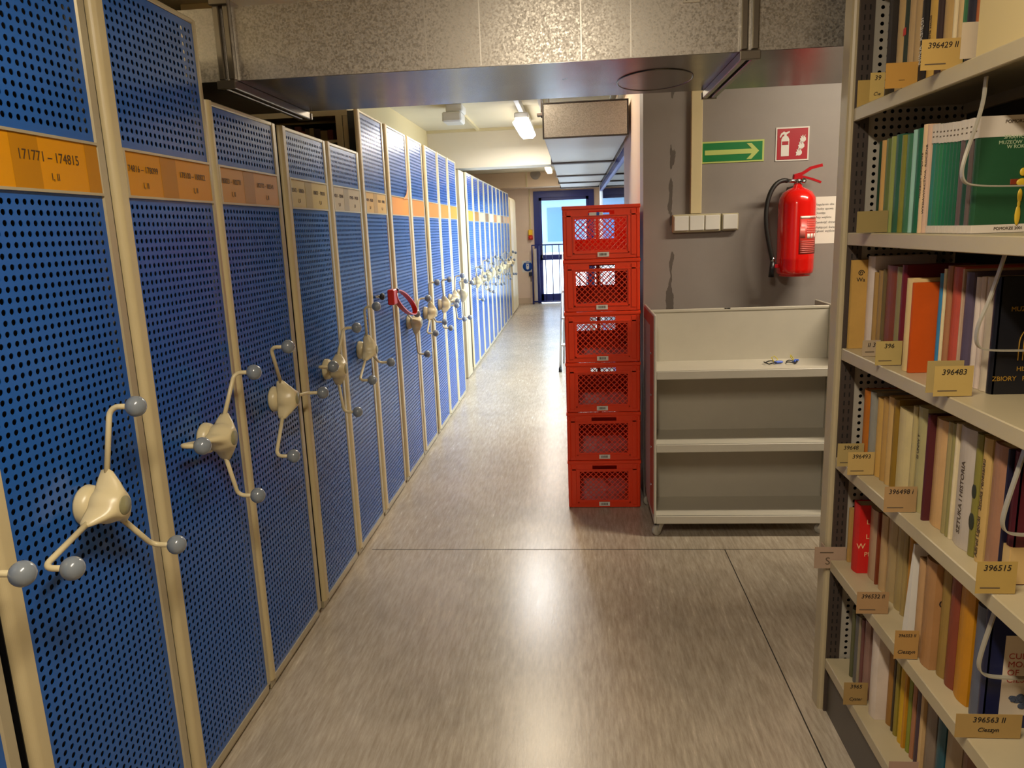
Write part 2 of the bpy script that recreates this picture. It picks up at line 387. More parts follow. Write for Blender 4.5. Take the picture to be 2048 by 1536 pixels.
# ceiling fixtures
lt = thing('batten_lamp', 'lit white ceiling batten lamp glowing beside the hanging duct', 'lamp', (-.47, 7.65, 2.47))
obj('diffuser', MB().box(-.55, -.39, 7.13, 8.17, 2.475, 2.545, b=.03), mat('lit_diffuser', (1, .97, .93), .5, emit=9.), lt)
obj('housing', MB().box(-.535, -.405, 7.16, 8.14, 2.545, 2.60, b=.01), WHITE, lt)
obj('mounting_rail', MB().box(-.49, -.45, 6.0, 7.6, 2.60, CZ), WHITE, lt)
lt = thing('batten_lamp', 'unlit white ceiling batten lamp left of the lit one', 'lamp', (-1.05, 7.0, 2.48))
obj('diffuser', MB().box(-1.15, -.98, 6.85, 7.10, 2.505, 2.59, b=.012), WHITE, lt)
obj('housing', MB().box(-1.12, -.97, 6.88, 7.12, 2.59, CZ, b=.01), WHITE, lt)
single('ceiling_conduit', MB().box(-1.06, -1.03, 7.15, 8.575, CZ-.025, CZ).box(-1.95, .30, 8.575, 8.60, CZ-.03, CZ), CREAMP, 'cream cable duct along the ceiling corner behind the unlit batten lamp', 'conduit')
single('ceiling_conduit', MB().box(-.30, -.26, 5.2, 8.57, CZ-.03, CZ), WHITE, 'white cable duct along the ceiling right of the lit batten lamp', 'conduit')
for (x, y, nm, rot) in ((-.10, .35, 'warm batten lamp on the ceiling above the aisle', 0), (-2.2, 1.3, 'warm batten lamp on the ceiling above the blue shelving units', 0), (-.45, 11.6, 'far batten lamp on the corridor ceiling behind the first beam', 0), (-.45, 13.9, 'farthest batten lamp on the corridor ceiling', 0), (1.9, 3.1, 'batten lamp on the ceiling over the book trolley', 1), (-.33, 5.2, 'warm batten lamp on the ceiling just beyond the wide duct', 0)):
    lt = thing('batten_lamp', nm, 'lamp', (x, y, 2.55))
    hx, hy = (.55, .05) if rot else (.05, .55)
    obj('diffuser', MB().box(x-hx, x+hx, y-hy, y+hy, 2.55, 2.60, b=.015), mat('warm_diffuser', (1, .8, .5), .5, emit=4.), lt)
    obj('housing', MB().box(x-hx-.01, x+hx+.01, y-hy-.01, y+hy+.01, 2.60, CZ, b=.01), WHITE, lt)

# big duct crossing the aisle
DY0, DY1, DB, DT = 2.455, 3.10, 2.05, 2.268
dt = thing('air_duct', 'wide galvanised air duct crossing overhead in front of the grey wall', 'duct', (-.3, 2.78, DB))
obj('bottom_sheet', MB().box(-4.2, 3.6, DY0+.001, DY1-.001, DB-.0012, DB), mat('smooth_shaded_galvanised', '6a6763', .24, metal=.92, rvar=.08, vscale=5), dt)  # same duct steel, smoother, its colour darkened for the dim underside
obj('duct_body', MB().box(-4.2, -1.09, DY0, DY1, DB, DT).box(-1.09, .53, DY0, DY1, DB, DT).box(.53, 3.6, DY0, DY1, DB, DT), DUCT, dt)
for xf in (-1.09, .53):
    f_ = MB()
    for s in (-1, 1):
        x = xf+s*.016
        f_.box(x-.010, x+.010, DY0-.022, DY1+.022, DB-.028, DB, b=.003).box(x-.010, x+.010, DY0-.022, DY0, DB, DT+.02, b=.003).box(x-.010, x+.010, DY1, DY1+.022, DB, DT+.02, b=.003).box(x-.010, x+.010, DY0, DY1, DT, DT+.02)
    obj('flange', f_, mat('flange_steel', '8b857c', .3, metal=.9), dt)
    for yy in (DY0-.028, DY1+.028):
        for zz in (DB-.03, DT): obj('corner_clamp', MB().box(xf-.03, xf+.03, yy-.006, yy+.006, zz, zz+.026, b=.002), mat('flange_steel', '8b857c', .3, metal=.9), dt)
    obj('hanger_rod', MB().tube([(xf, DY0-.025, DT+.01), (xf, DY0-.025, CZ)], .005, 8), SLOT, dt)
for x in (-.45, -.28, .03, .18):
    obj('sheet_seam', MB().box(x-.002, x+.002, DY0-.0012, DY0, DB+.002, DT), mat('seam_steel', 'b9b4aa', .35, metal=.8), dt)
hx, hy = .29, 2.83
rg = [(hx+.13*math.cos(2*PI*k/40), hy+.19*math.sin(2*PI*k/40), DB-.002) for k in range(40)]
obj('access_cover', MB().tube(rg, .003, 8, closed=True).prism([(hx+.127*math.cos(2*PI*k/40), hy+.187*math.sin(2*PI*k/40)) for k in range(40)], 'XY', DB-.003, DB), mat('smooth_shaded_galvanised', '8f8b86', .2), dt)
br = MB().box(.335, .385, DY0-.004, DY0, 2.195, DT+.06, b=.001)
bo = obj('bracket_plate', br, mat('pale_bracket', 'cfc8b6', .4), dt)
for q in ((.345, 2.205), (.375, 2.205), (.36, 2.225)):
    obj('screw', MB().lathe([(0, 0), (.004, 0), (.004, -.002), (0, -.002)], (q[0], DY0-.004, q[1]), 'Y', 10), SLOT, bo)
# smaller duct along the corridor
d2 = thing('air_duct', 'smaller galvanised air duct hanging along the corridor above the red crates', 'duct', (.08, 8, 2.12))
x0, x1, za, zb = -.188, .345, 2.117, 2.325
obj('duct_body', MB().box(x0, x1, 5.0, 11.3, za, zb, b=.004), DUCT, d2)
for y in (6.9, 8.6, 9.9, 11.1):
    obj('flange', MB().box(x0-.012, x1+.012, y-.05, y+.05, za-.014, zb+.014, b=.004), SLOT, d2)
obj('end_frame', MB().box(x0-.006, x1+.006, 4.995, 5.02, za-.006, za).box(x0-.006, x0, 4.995, 5.02, za, zb).box(x1, x1+.006, 4.995, 5.02, za, zb).box(x0-.006, x1+.006, 4.995, 5.02, zb, zb+.006), mat('dark_edge', '35302c', .5), d2)
for x in (x0-.02, x0+.03):
    obj('hanger_rod', MB().tube([(x, 5.25, zb-.05 if x < x0 else zb), (x, 5.25, CZ)], .004, 8), SLOT, d2)
obj('hanger_bracket', MB().box(x0-.05, x0+.0, 5.22, 5.28, zb-.04, zb-.02, b=.003), SLOT, d2)
pp = MB().tube([(.30, 4.6, 2.47), (.30, 8.5, 2.47)], .03, 16)
pt = thing('ceiling_pipe', 'chrome pipe with clamp above the end of the smaller duct', 'pipe', (.30, 6.0, 2.44))
obj('pipe', pp, CHROME, pt)
obj('clamp', MB().tube([(.30+.04*math.cos(2*PI*k/24), 4.7, 2.47+.04*math.sin(2*PI*k/24)) for k in range(24)], 0, closed=True, flat=(.012, .003, (0, 1, 0))).tube([(.30, 4.7, 2.51), (.30, 4.7, CZ)], .004), CHROME, pt)

# ------------------------------------------------------------------ things on the grey wall
w0 = YW
single('cable_trunking', MB().box(.61, .668, w0-.03, w0, 1.598, CZ, b=.003), CREAMP, 'cream vertical cable trunking above the light switches on the grey wall', 'conduit')
sw = thing('light_switch_panel', 'row of cream light switches on the grey wall under the trunking', 'light switch', (.69, w0-.03, 1.5))
SWF = mat('switch_frame', 'bdb494', .4)
obj('backplate', MB().box(.517, .768, w0-.036, w0, 1.502, 1.596, b=.004), SWF, sw)
obj('backplate', MB().box(.773, .860, w0-.036, w0, 1.505, 1.594, b=.004), SWF, sw)
for a in (.524, .605, .686, .778):
    obj('rocker', MB().box(a, a+.076, w0-.045, w0-.036, 1.511, 1.588, b=.003), WHITE, sw)
ar = thing('arrow_sign', 'green sign with a pale arrow pointing right', 'sign', (.826, w0-.003, 1.853))
PALEY = mat('photoluminescent_yellow', 'b9c86c', .45); GREEN = mat('sign_green', '0b7a3c', .4)
obj('plate', MB().box(.668, .988, w0-.004, w0, 1.853, 1.962), PALEY, ar)
obj('green_field', MB().box(.675, .979, w0-.0055, w0-.004, 1.861, 1.954), GREEN, ar)
zc = 1.906
obj('arrow', MB().prism([(.685, zc-.012), (.925, zc-.012), (.898, zc-.040), (.923, zc-.040), (.962, zc), (.923, zc+.040), (.898, zc+.040), (.925, zc+.012), (.685, zc+.012)], 'XZ', w0-.007, w0-.0055), PALEY, ar)
fs = thing('extinguisher_sign', 'red square sign with a white extinguisher and flames', 'sign', (1.13, w0-.003, 1.848))
SRED = mat('sign_red', 'a81828', .4)
obj('plate', MB().box(1.046, 1.214, w0-.004, w0, 1.848, 2.016), WHITE, fs)
obj('red_field', MB().box(1.053, 1.207, w0-.0055, w0-.004, 1.855, 2.009), SRED, fs)
e = MB(); cx = 1.093
e.prism([(cx-.020, 1.872), (cx+.020, 1.872), (cx+.020, 1.955), (cx+.014, 1.968), (cx+.006, 1.974), (cx+.006, 1.980), (cx+.022, 1.990), (cx+.020, 1.996), (cx+.002, 1.990), (cx-.008, 1.995), (cx-.022, 1.985), (cx-.029, 1.967), (cx-.023, 1.965), (cx-.016, 1.978), (cx-.006, 1.982), (cx-.006, 1.974), (cx-.014, 1.968), (cx-.020, 1.955)], 'XZ', w0-.007, w0-.0055)
obj('extinguisher_symbol', e, WHITE, fs)
obj('symbol_band', MB().box(cx-.016, cx+.016, w0-.0078, w0-.007, 1.928, 1.946), SRED, fs)
def flame(ox, oz, s): return [(ox+a*s, oz+b_*s) for a, b_ in ((0, 0), (.35, .05), (.62, .3), (.60, .62), (.42, .80), (.55, 1.15), (.30, .85), (.12, .98), (.22, .62), (.0, .52), (.12, .28))]
fl = MB()
for ox, oz, s in ((1.148, 1.872, .034), (1.158, 1.905, .036), (1.166, 1.938, .034)):
    for q in (0, 1):
        fl.prism([(ox+.012*q+(a-ox)*(.9), b_) for a, b_ in flame(ox, oz, s)], 'XZ', w0-.007-.0003*q, w0-.0055)
obj('flame_symbol', fl, WHITE, fs)
pn = thing('paper_notice', 'white paper notice taped behind the fire extinguisher', 'notice', (1.32, w0-.002, 1.418))
obj('sheet', MB().box(1.205, 1.415, w0-.0015, w0, 1.418, 1.66), PAPER, pn)
for z, s in ((1.620, 'Regulamin obs'), (1.598, 'Osoby upowa'), (1.576, 'Dostęp:'), (1.554, 'Przy wejściu'), (1.528, 'Zamknąć drzwi po'), (1.502, 'Wyłączyć światło'), (1.483, 'Zgłosić wyjście')):
    text(s, .016, (1.262, w0-.0018, z), (1, 0, 0), (0, 0, 1), INK, pn, align='LEFT')
# fire extinguisher
ex, ey = 1.133, 4.03; R = .092
fe = thing('fire_extinguisher', 'red fire extinguisher with black hose mounted on the grey wall', 'fire extinguisher', (ex, ey, 1.26))
FER = mat('extinguisher_red', 'd4140e', .16, coat=.6)
obj('cylinder', MB().lathe([(0, 1.275), (.05, 1.272), (.080, 1.268), (.090, 1.280), (R, 1.30), (R, 1.345), (R+.001, 1.35), (R, 1.355), (R, 1.625), (.088, 1.655), (.072, 1.683), (.045, 1.700), (.024, 1.708), (.022, 1.722), (0, 1.722)], (ex, ey, 0), 'Z', 48), FER, fe)
obj('foot_ring', MB().lathe([(.062, 1.262), (.078, 1.262), (.080, 1.272), (.06, 1.274)], (ex, ey, 0), 'Z', 32), FER, fe)
obj('valve', MB().lathe([(0, 1.722), (.019, 1.722), (.019, 1.742), (.014, 1.75), (0, 1.752)], (ex, ey, 0), 'Z', 20).tube([(ex-.01, ey-.01, 1.738), (ex-.055, ey-.01, 1.742)], .010), CHROME, fe)
obj('gauge', MB().lathe([(0, 0), (.012, 0), (.012, -.012), (0, -.012)], (ex+.022, ey-.016, 1.738), 'Y', 18), CHROME, fe)
HR = mat('handle_red', 'b0121c', .3)
hd = MB().tube([(ex-.022, ey, 1.765), (ex+.02, ey, 1.775), (ex+.06, ey, 1.80), (ex+.115, ey, 1.812)], 0, flat=(.013, .0075, (0, 1, 0)))
obj('squeeze_lever', hd, HR, fe)
obj('carry_handle', MB().tube([(ex-.022, ey, 1.756), (ex+.02, ey, 1.760), (ex+.07, ey, 1.745), (ex+.112, ey, 1.728)], 0, flat=(.011, .005, (0, 1, 0))).box(ex-.026, ex+.02, ey-.012, ey+.012, 1.745, 1.77, b=.004), HR, fe)
HS = []
for t in range(25):
    u = t/24; p = [(1.078, 4.02, 1.742), (.985, 4.0, 1.765), (.93, 3.985, 1.60), (.985, 3.99, 1.46), (1.012, 4.0, 1.345)]
    n = 4; q = [Vector(v) for v in p]
    while len(q) > 1: q = [q[i].lerp(q[i+1], u) for i in range(len(q)-1)]
    HS.append(tuple(q[0]))
obj('hose', MB().tube(HS, .0115, 14), mat('hose_rubber', '1a1816', .5), fe)
obj('hose_collar', MB().tube([(1.011, 4.0, 1.362), (1.0135, 4.0, 1.338)], .0125), CHROME, fe)
obj('nozzle', MB().tube([(1.013, 4.0, 1.345), (1.008, 4.0, 1.26)], [.012, .015], 16), BLACK, fe)
obj('hose_clip', MB().box(1.02, ex-R+.004, 4.0, 4.014, 1.305, 1.325, b=.003), HR, fe)
obj('wall_bracket', MB().box(ex-.03, ex+.03, ey+R-.004, YW, 1.35, 1.62).box(ex-.02, ex+.02, ey+.02, YW, 1.700, 1.715), mat('bracket_steel', '55504a', .5), fe)
def onCyl(th, z, r=R+.0008): return (ex+r*math.sin(th), ey-r*math.cos(th), z)
def cyl_patch(t0, t1, z0, z1, m, name, parent, r=R+.0008, n=14):
    vs = []; fs = []
    for k in range(n+1):
        th = t0+(t1-t0)*k/n; vs += [onCyl(th, z0, r), onCyl(th, z1, r), onCyl(th, z0, r-.0006), onCyl(th, z1, r-.0006)]
    for k in range(n):
        a = 4*k; fs += [(a, a+4, a+5, a+1), (a+2, a+3, a+7, a+6), (a+1, a+5, a+7, a+3), (a, a+2, a+6, a+4)]
    fs += [(0, 1, 3, 2), (4*n, 4*n+2, 4*n+3, 4*n+1)]
    mb = MB(); mb.add(vs, fs, smooth=True); return obj(name, mb, m, parent)
lbm = mat('label_pink', 'cf6a62', .4); lbw = mat('label_white', 'e6dcd4', .4)
lab = cyl_patch(-.10, 1.25, 1.375, 1.565, mat('label_edge', 'c83a30', .35), 'label', fe)
cyl_patch(-.07, 1.22, 1.551, 1.563, lbw, 'title_strip', lab, R+.0014)
cyl_patch(-.07, .22, 1.455, 1.512, lbm, 'pictogram', lab, R+.0014)
for k, (z, t1) in enumerate([(1.540, 1.0), (1.529, 1.1), (1.519, .9), (1.505, 1.1), (1.495, 1.05), (1.486, 1.1), (1.44, 1.1), (1.43, 1.0), (1.421, 1.1), (1.412, .9), (1.403, 1.1), (1.394, 1.05), (1.384, 1.0)]):
    cyl_patch(.30 if z > 1.45 else -.03, t1, z-.003, z+.001, lbm, 'print_line', lab, R+.0014, 8)
for a in (.34, .58, .86): cyl_patch(a, a+.18, 1.452, 1.476, lbw, 'fire_class_symbol', lab, R+.0014, 5)
text('GAŚNICA', .011, (ex+.062, ey-R+.016, 1.5565), (1, .75, 0), (0, 0, 1), mat('sign_red', 'a81828', .4), lab, width=1.0)

# ------------------------------------------------------------------ red crates
def lattice(mb, a0, a1, z0, z1, d0, d1, plane, pitch=.030, w=.0042):
    """crossing diagonal bars clipped to a rectangle"""
    for sgn in (1, -1):
        k = -40
        while k < 60:
            c_ = k*pitch*1.0; k += 1
            pts = []
            # line: z = z0 + sgn*(a-a0) + c
            for a in (a0, a1):
                z = z0+sgn*(a-a0)+c_
                if z0 <= z <= z1: pts.append((a, z))
            for z in (z0, z1):
                a = a0+(z-z0-c_)/sgn
                if a0 < a < a1: pts.append((a, z))
            if len(pts) < 2: continue
            p, q = pts[0], pts[1]
            L_ = math.hypot(q[0]-p[0], q[1]-p[1])
            if L_ < .006: continue
            nx, nz = -(q[1]-p[1])/L_*w/2, (q[0]-p[0])/L_*w/2
            off = .0004 if sgn > 0 else 0
            mb.prism([(p[0]+nx, p[1]+nz), (q[0]+nx, q[1]+nz), (q[0]-nx, q[1]-nz), (p[0]-nx, p[1]-nz)], plane, d0+off, d1-off)
def crate(zb, label, sticker_x, seed):
    X0, X1, Y0, Y1, H = -.065, .335, 4.0, 4.6, .2764
    t = thing('stacking_crate', label, 'crate', (.135, 4.3, zb), 'red stacking crates')
    th = .007; cx = (X0+X1)/2
    for nm, y, s in (('front_wall', Y0, 1), ('back_wall', Y1, -1)):
        m = MB(); ya, yb = sorted((y, y+s*th)); wx0, wx1 = X0+.065, X1-.067; wz0, wz1 = zb+.046, zb+.212; hz0, hz1 = zb+.222, zb+.248; hx0, hx1 = cx-.065, cx+.070
        m.box(X0+.01, wx0, ya, yb, zb+.004, zb+.262).box(wx1, X1-.01, ya, yb, zb+.004, zb+.262).box(wx0, wx1, ya, yb, zb+.004, wz0)
        m.box(wx0, hx0, ya, yb, wz1, zb+.262).box(hx1, wx1, ya, yb, wz1, zb+.262).box(hx0, hx1, ya, yb, hz1, zb+.262).box(hx0, hx1, ya, yb, wz1, hz0)
        if s < 0: m.box(wx1-.033, wx1, ya, yb, wz0, wz1).box(wx0, wx1-.033, ya, yb, wz0, wz0+.05).box(cx-.012, cx+.006, ya, yb, wz0+.05, wz1)
        lattice(m, wx0, wx1, wz0, wz1, ya+.001, yb-.001, 'XZ')
        yo, yi = (Y0-.004, Y0) if s > 0 else (Y1, Y1+.004)
        m.box(wx0-.012, wx0-.006, yo, yi, zb+.03, zb+.225).box(wx1+.006, wx1+.012, yo, yi, zb+.03, zb+.225).box(wx0-.012, wx1+.012, yo, yi, zb+.03, zb+.036)
        obj(nm, m, RED, t)
    m = MB()
    for x in (X0, X1-th):
        m.box(x, x+th, Y0+.008, Y1-.008, zb+.004, zb+.262)
        for k in range(5): m.box(x-.002 if x == X0 else x+th, x if x == X0 else x+th+.002, Y0+.09+k*.1, Y0+.096+k*.1, zb+.02, zb+.25)
    obj('side_walls', m, RED, t)  # unseen sides left solid, without mesh, to darken the crate inside
    # rim, corner posts, bottom
    m = MB()
    m.box(X0-.003, X1+.003, Y0-.005, Y0+.010, zb+.258, zb+H, b=.003).box(X0-.003, X1+.003, Y1-.010, Y1+.005, zb+.258, zb+H, b=.003).box(X0-.003, X0+.010, Y0+.01, Y1-.01, zb+.258, zb+H).box(X1-.010, X1+.003, Y0+.01, Y1-.01, zb+.258, zb+H)
    m.box(X0, X1, Y0-.0035, Y0, zb+.222, zb+.228)
    obj('rim', m, RED, t)
    for x, y in ((X0, Y0), (X1, Y0), (X0, Y1), (X1, Y1)):
        sx, sy = (1 if x == X0 else -1), (1 if y == Y0 else -1)
        m = MB().box(x, x+sx*.020, y-sy*.003, y+sy*.020, zb+.003, zb+.26, b=.005).box(x+sx*.020, x+sx*.045, y-sy*.0035, y+sy*.004, zb+.02, zb+.25, b=.0015)
        obj('corner_post', m, RED, t)
    m = MB().box(X0+.008, X1-.008, Y0+.008, Y1-.008, zb+.001, zb+.010)
    obj('bottom', m, RED, t)
    sx = cx+sticker_x
    st = obj('barcode_sticker', MB().box(sx-.030, sx+.030, Y0-.0045, Y0-.0, zb+.012, zb+.036), PAPER, t)
    bc = MB(); rr = random.Random(seed); x = sx-.02
    while x < sx+.018:
        w = rr.choice((.0008, .0015, .0022)); bc.box(x, x+w, Y0-.005, Y0-.0045, zb+.018, zb+.031); x += w+rr.choice((.0012, .002))
    obj('barcode', bc, INK, st)
    return t
RANK = ['at the bottom of the stack', 'second from the bottom of the stack', 'third from the bottom of the stack', 'fourth from the bottom of the stack', 'fifth from the bottom of the stack', 'on top of the stack, with a second coloured sticker']
for k in range(6):
    cr = crate(k*.2765, 'red mesh-sided plastic crate '+RANK[k], (.0, .004, -.005, .0, -.0, .01)[k], k)
    if k == 5:
        z = k*.2765+.232
        s = obj('coloured_sticker', MB().box(.075, .145, 3.9955, 4.0, z-.007, z+.009), PAPER, cr)
        obj('blue_patch', MB().box(.112, .127, 3.9950, 3.9955, z-.007, z+.009), mat('sign_blue', '2055b0', .4), s)
# step ladder behind the crates
ld = thing('step_ladder', 'folded aluminium step ladder half hidden behind the red crates', 'ladder', (-.13, 8.2, 0))
ALU = mat('aluminium', 'c4c6ca', .3, metal=.8)
for dx in (0, .42):
    rail = obj('rail', MB().tube([(-.19+dx, 8.08, .03), (-.135+dx*.86, 8.25, 1.27)], .014, 12), ALU, ld)
    obj('rubber_foot', MB().tube([(-.192+dx, 8.075, 0), (-.19+dx, 8.08, .05)], .018, 12), BLACK, rail)
for k in range(4):
    z = .28+k*.29; u = (z-.03)/1.24
    obj('step', MB().box(-.19+.055*u, .23-.06*u+.03*u, 8.06+.17*u, 8.16+.17*u, z, z+.025, b=.003), ALU, ld)
obj('rear_frame', MB().tube([(-.16, 8.62, .0), (-.12, 8.28, 1.24), (.21, 8.28, 1.24), (.21, 8.62, .0)], .011, 10), ALU, ld)

# ------------------------------------------------------------------ book trolley
tx0, tx1, ty0, ty1 = .366, 1.275, 3.58, 4.10
TR = mat('trolley_paint', 'c0baaa', .4, var=.03)
tr = thing('book_trolley', 'cream steel book trolley on castors against the grey wall', 'trolley', (.79, 3.85, 0))
yb = 3.86
for nm, x in (('side_panel', tx0), ('side_panel', tx1)):
    s = 1 if x == tx0 else -1
    p = MB().box(x, x+s*.012, ty0, ty1, .075, 1.128, b=.003)
    po = obj(nm, p, TR, tr)
    if s > 0:
        obj('red_edge_strip', MB().box(x-.003, x, ty0+.02, ty0+.17, .12, 1.12), mat('faded_red', 'a8503c', .5), po, label='faded red strip')
        obj('red_edge_strip', MB().box(x-.0032, x-.003, ty0+.02, ty1-.01, 1.06, 1.12), mat('faded_red', 'a8503c', .5), po, label='faded red strip')
        obj('grey_strip', MB().box(x-.003, x, ty0+.17, ty1-.01, .12, 1.12), mat('pale_grey_strip', 'a9a9a6', .4), po, label='pale grey strip with bolts')
        for z in (.25, .45, .72, .93): obj('bolt', MB().lathe([(0, 0), (.008, 0), (.006, -.004), (0, -.005)], (x-.003, ty0+.1, z), 'X', 12), CHROME, po)
obj('back_panel', MB().box(tx0+.012, tx1-.012, yb, yb+.012, .08, 1.115, b=.003).box(tx0+.012, tx1-.012, yb-.004, yb+.016, 1.108, 1.122, b=.002), TR, tr)
for z in (.855, .488, .115):
    sh = MB().box(tx0+.012, tx1-.012, ty0+.004, yb, z-.006, z)
    sh.box(tx0+.012, tx1-.012, ty0+.002, ty0+.012, z-.042, z, b=.003).box(tx0+.012, tx1-.012, yb+.012, ty1-.002, z-.03, z)
    obj('shelf', sh, TR, tr)
obj('chipped_paint', MB().prism([(.745, 1.1235), (.752, 1.1228), (.772, 1.1232), (.778, 1.1222), (.772, 1.117), (.757, 1.119), (.748, 1.1175)], 'XZ', yb-.0045, yb-.0038), BLACK, tr, label='black chip in the paint')
obj('underframe', MB().box(tx0+.02, tx1-.02, ty0+.03, ty1-.03, .078, .09), TR, tr)
for i, (x, y, a) in enumerate(((tx0+.035, ty0+.05, .7), (tx1-.06, ty0+.05, -.3), (tx0+.035, ty1-.05, .2), (tx1-.035, ty1-.05, .4))):
    c_, s_ = math.cos(a), math.sin(a); M_ = Matrix.Translation((x, y, 0)) @ Matrix.Rotation(a, 4, 'Z')
    f = MB(); f.lathe([(0, .078), (.022, .078), (.022, .070), (.012, .066), (0, .066)], (x, y, 0), 'Z', 18)
    for s in (-1, 1): f.add([(-.034, s*.014, .03), (-.012, s*.014, .022), (.02, s*.014, .068), (-.018, s*.014, .068), (-.034, s*.017, .03), (-.012, s*.017, .022), (.02, s*.017, .068), (-.018, s*.017, .068)], [(0, 1, 2, 3), (4, 7, 6, 5), (0, 4, 5, 1), (1, 5, 6, 2), (2, 6, 7, 3), (3, 7, 4, 0)], M=M_)
    f.add([(-.018, -.017, .064), (.02, -.017, .064), (.02, .017, .064), (-.018, .017, .064), (-.018, -.017, .068), (.02, -.017, .068), (.02, .017, .068), (-.018, .017, .068)], [(0, 1, 2, 3), (4, 7, 6, 5), (0, 4, 5, 1), (1, 5, 6, 2), (2, 6, 7, 3), (3, 7, 4, 0)], M=M_)
    fo = obj('castor', f, mat('zinc', 'b8b3a6', .35, metal=.4), tr)
    w = MB(); n = 24; rings = []
    for (r, h) in ((.004, -.011), (.024, -.011), (.027, -.008), (.027, .008), (.024, .011), (.004, .011)):
        rings.append([(-.022+r*math.cos(2*PI*k/n), h, .0275+r*math.sin(2*PI*k/n)) for k in range(n)])
    rings = [[tuple(M_ @ Vector(p)) for p in rg_] for rg_ in rings]; w.loft(rings)
    obj('wheel', w, mat('grey_rubber', 'aaa598', .5), fo)
# key tags on the trolley shelf
TAG = mat('blue_tag', '2c58c8', .35)
for i, (x, y, lab_, ang) in enumerate(((.985, 3.72, 'blue key tag with black cord, left of the two on the trolley shelf', .2), (1.075, 3.75, 'blue key tag with black cord, right of the two on the trolley shelf', .9))):
    kt = thing('key_tag', lab_, 'key tag', (x, y, .855))
    M_ = Matrix.Translation((x, y, .8555)) @ Matrix.Rotation(ang, 4, 'Z')
    obj('tag', MB().box(-.022, .022, -.011, .011, .003, .013, b=.004, M=M_), TAG, kt)
    pts = [M_ @ Vector((-.022+.03*math.cos(t_)-.02, .025*math.sin(t_), .004+.008*abs(math.sin(t_*1.5)))) for t_ in [2*PI*k/18 for k in range(18)]]
    obj('cord', MB().tube(pts, .0028, 8, closed=True), BLACK, kt)
    obj('yellow_wire', MB().tube([M_ @ Vector(p) for p in ((-.02, .0, .006), (-.03, .012, .03), (-.012, .02, .036), (.004, .014, .02), (-.01, .004, .012))], .0022, 8), mat('yellow_wire', 'c8b818', .4), kt)

# ------------------------------------------------------------------ blue mobile shelving
PITCH = .021; HR_ = .0062
def perforated(name, W, H):
    """sheet lying in the YZ plane, origin at its lower near corner, real round holes"""
    ny, nz = int((W-.012)/PITCH), int((H-.012)/PITCH)
    oy, oz = (W-ny*PITCH)/2, (H-nz*PITCH)/2
    vs = []; fs = []; N = 12
    sq = []
    for k in range(N):
        a = 2*PI*k/N+PI/4; m = max(abs(math.cos(a)), abs(math.sin(a)))
        sq.append((.5*math.cos(a)/m, .5*math.sin(a)/m, math.cos(a), math.sin(a)))
    for i in range(ny):
        for j in range(nz):
            cy, cz = oy+(i+.5)*PITCH, oz+(j+.5)*PITCH; n = len(vs)
            for s in sq: vs.append((0, cy+s[0]*PITCH, cz+s[1]*PITCH))
            for s in sq: vs.append((0, cy+s[2]*HR_, cz+s[3]*HR_))
            for s in sq: vs.append((-.0015, cy+s[2]*HR_, cz+s[3]*HR_))
            for k in range(N):
                l = (k+1) % N
                fs.append((n+k, n+l, n+N+l, n+N+k)); fs.append((n+N+k, n+N+l, n+2*N+l, n+2*N+k))
    for (a, b_, c_, d_) in ((0, oy, 0, H), (W-oy, W, 0, H), (oy, W-oy, 0, oz), (oy, W-oy, H-oz, H)):
        n = len(vs); vs += [(0, a, c_), (0, b_, c_), (0, b_, d_), (0, a, d_)]; fs.append((n, n+1, n+2, n+3))
    me = bpy.data.meshes.new(name); me.from_pydata(vs, [], fs); me.update(); me.materials.append(BLUE)
    return me
WS = .44
LZ0, LZ1 = 1.662, 1.780     # label band
SHEET_LO = perforated('perforated_panel', WS, LZ0-.045)
SHEET_HI = perforated('perforated_panel', WS, 2.165-LZ1)
SHEET_SH = perforated('perforated_panel', WS, 1.950-LZ1)

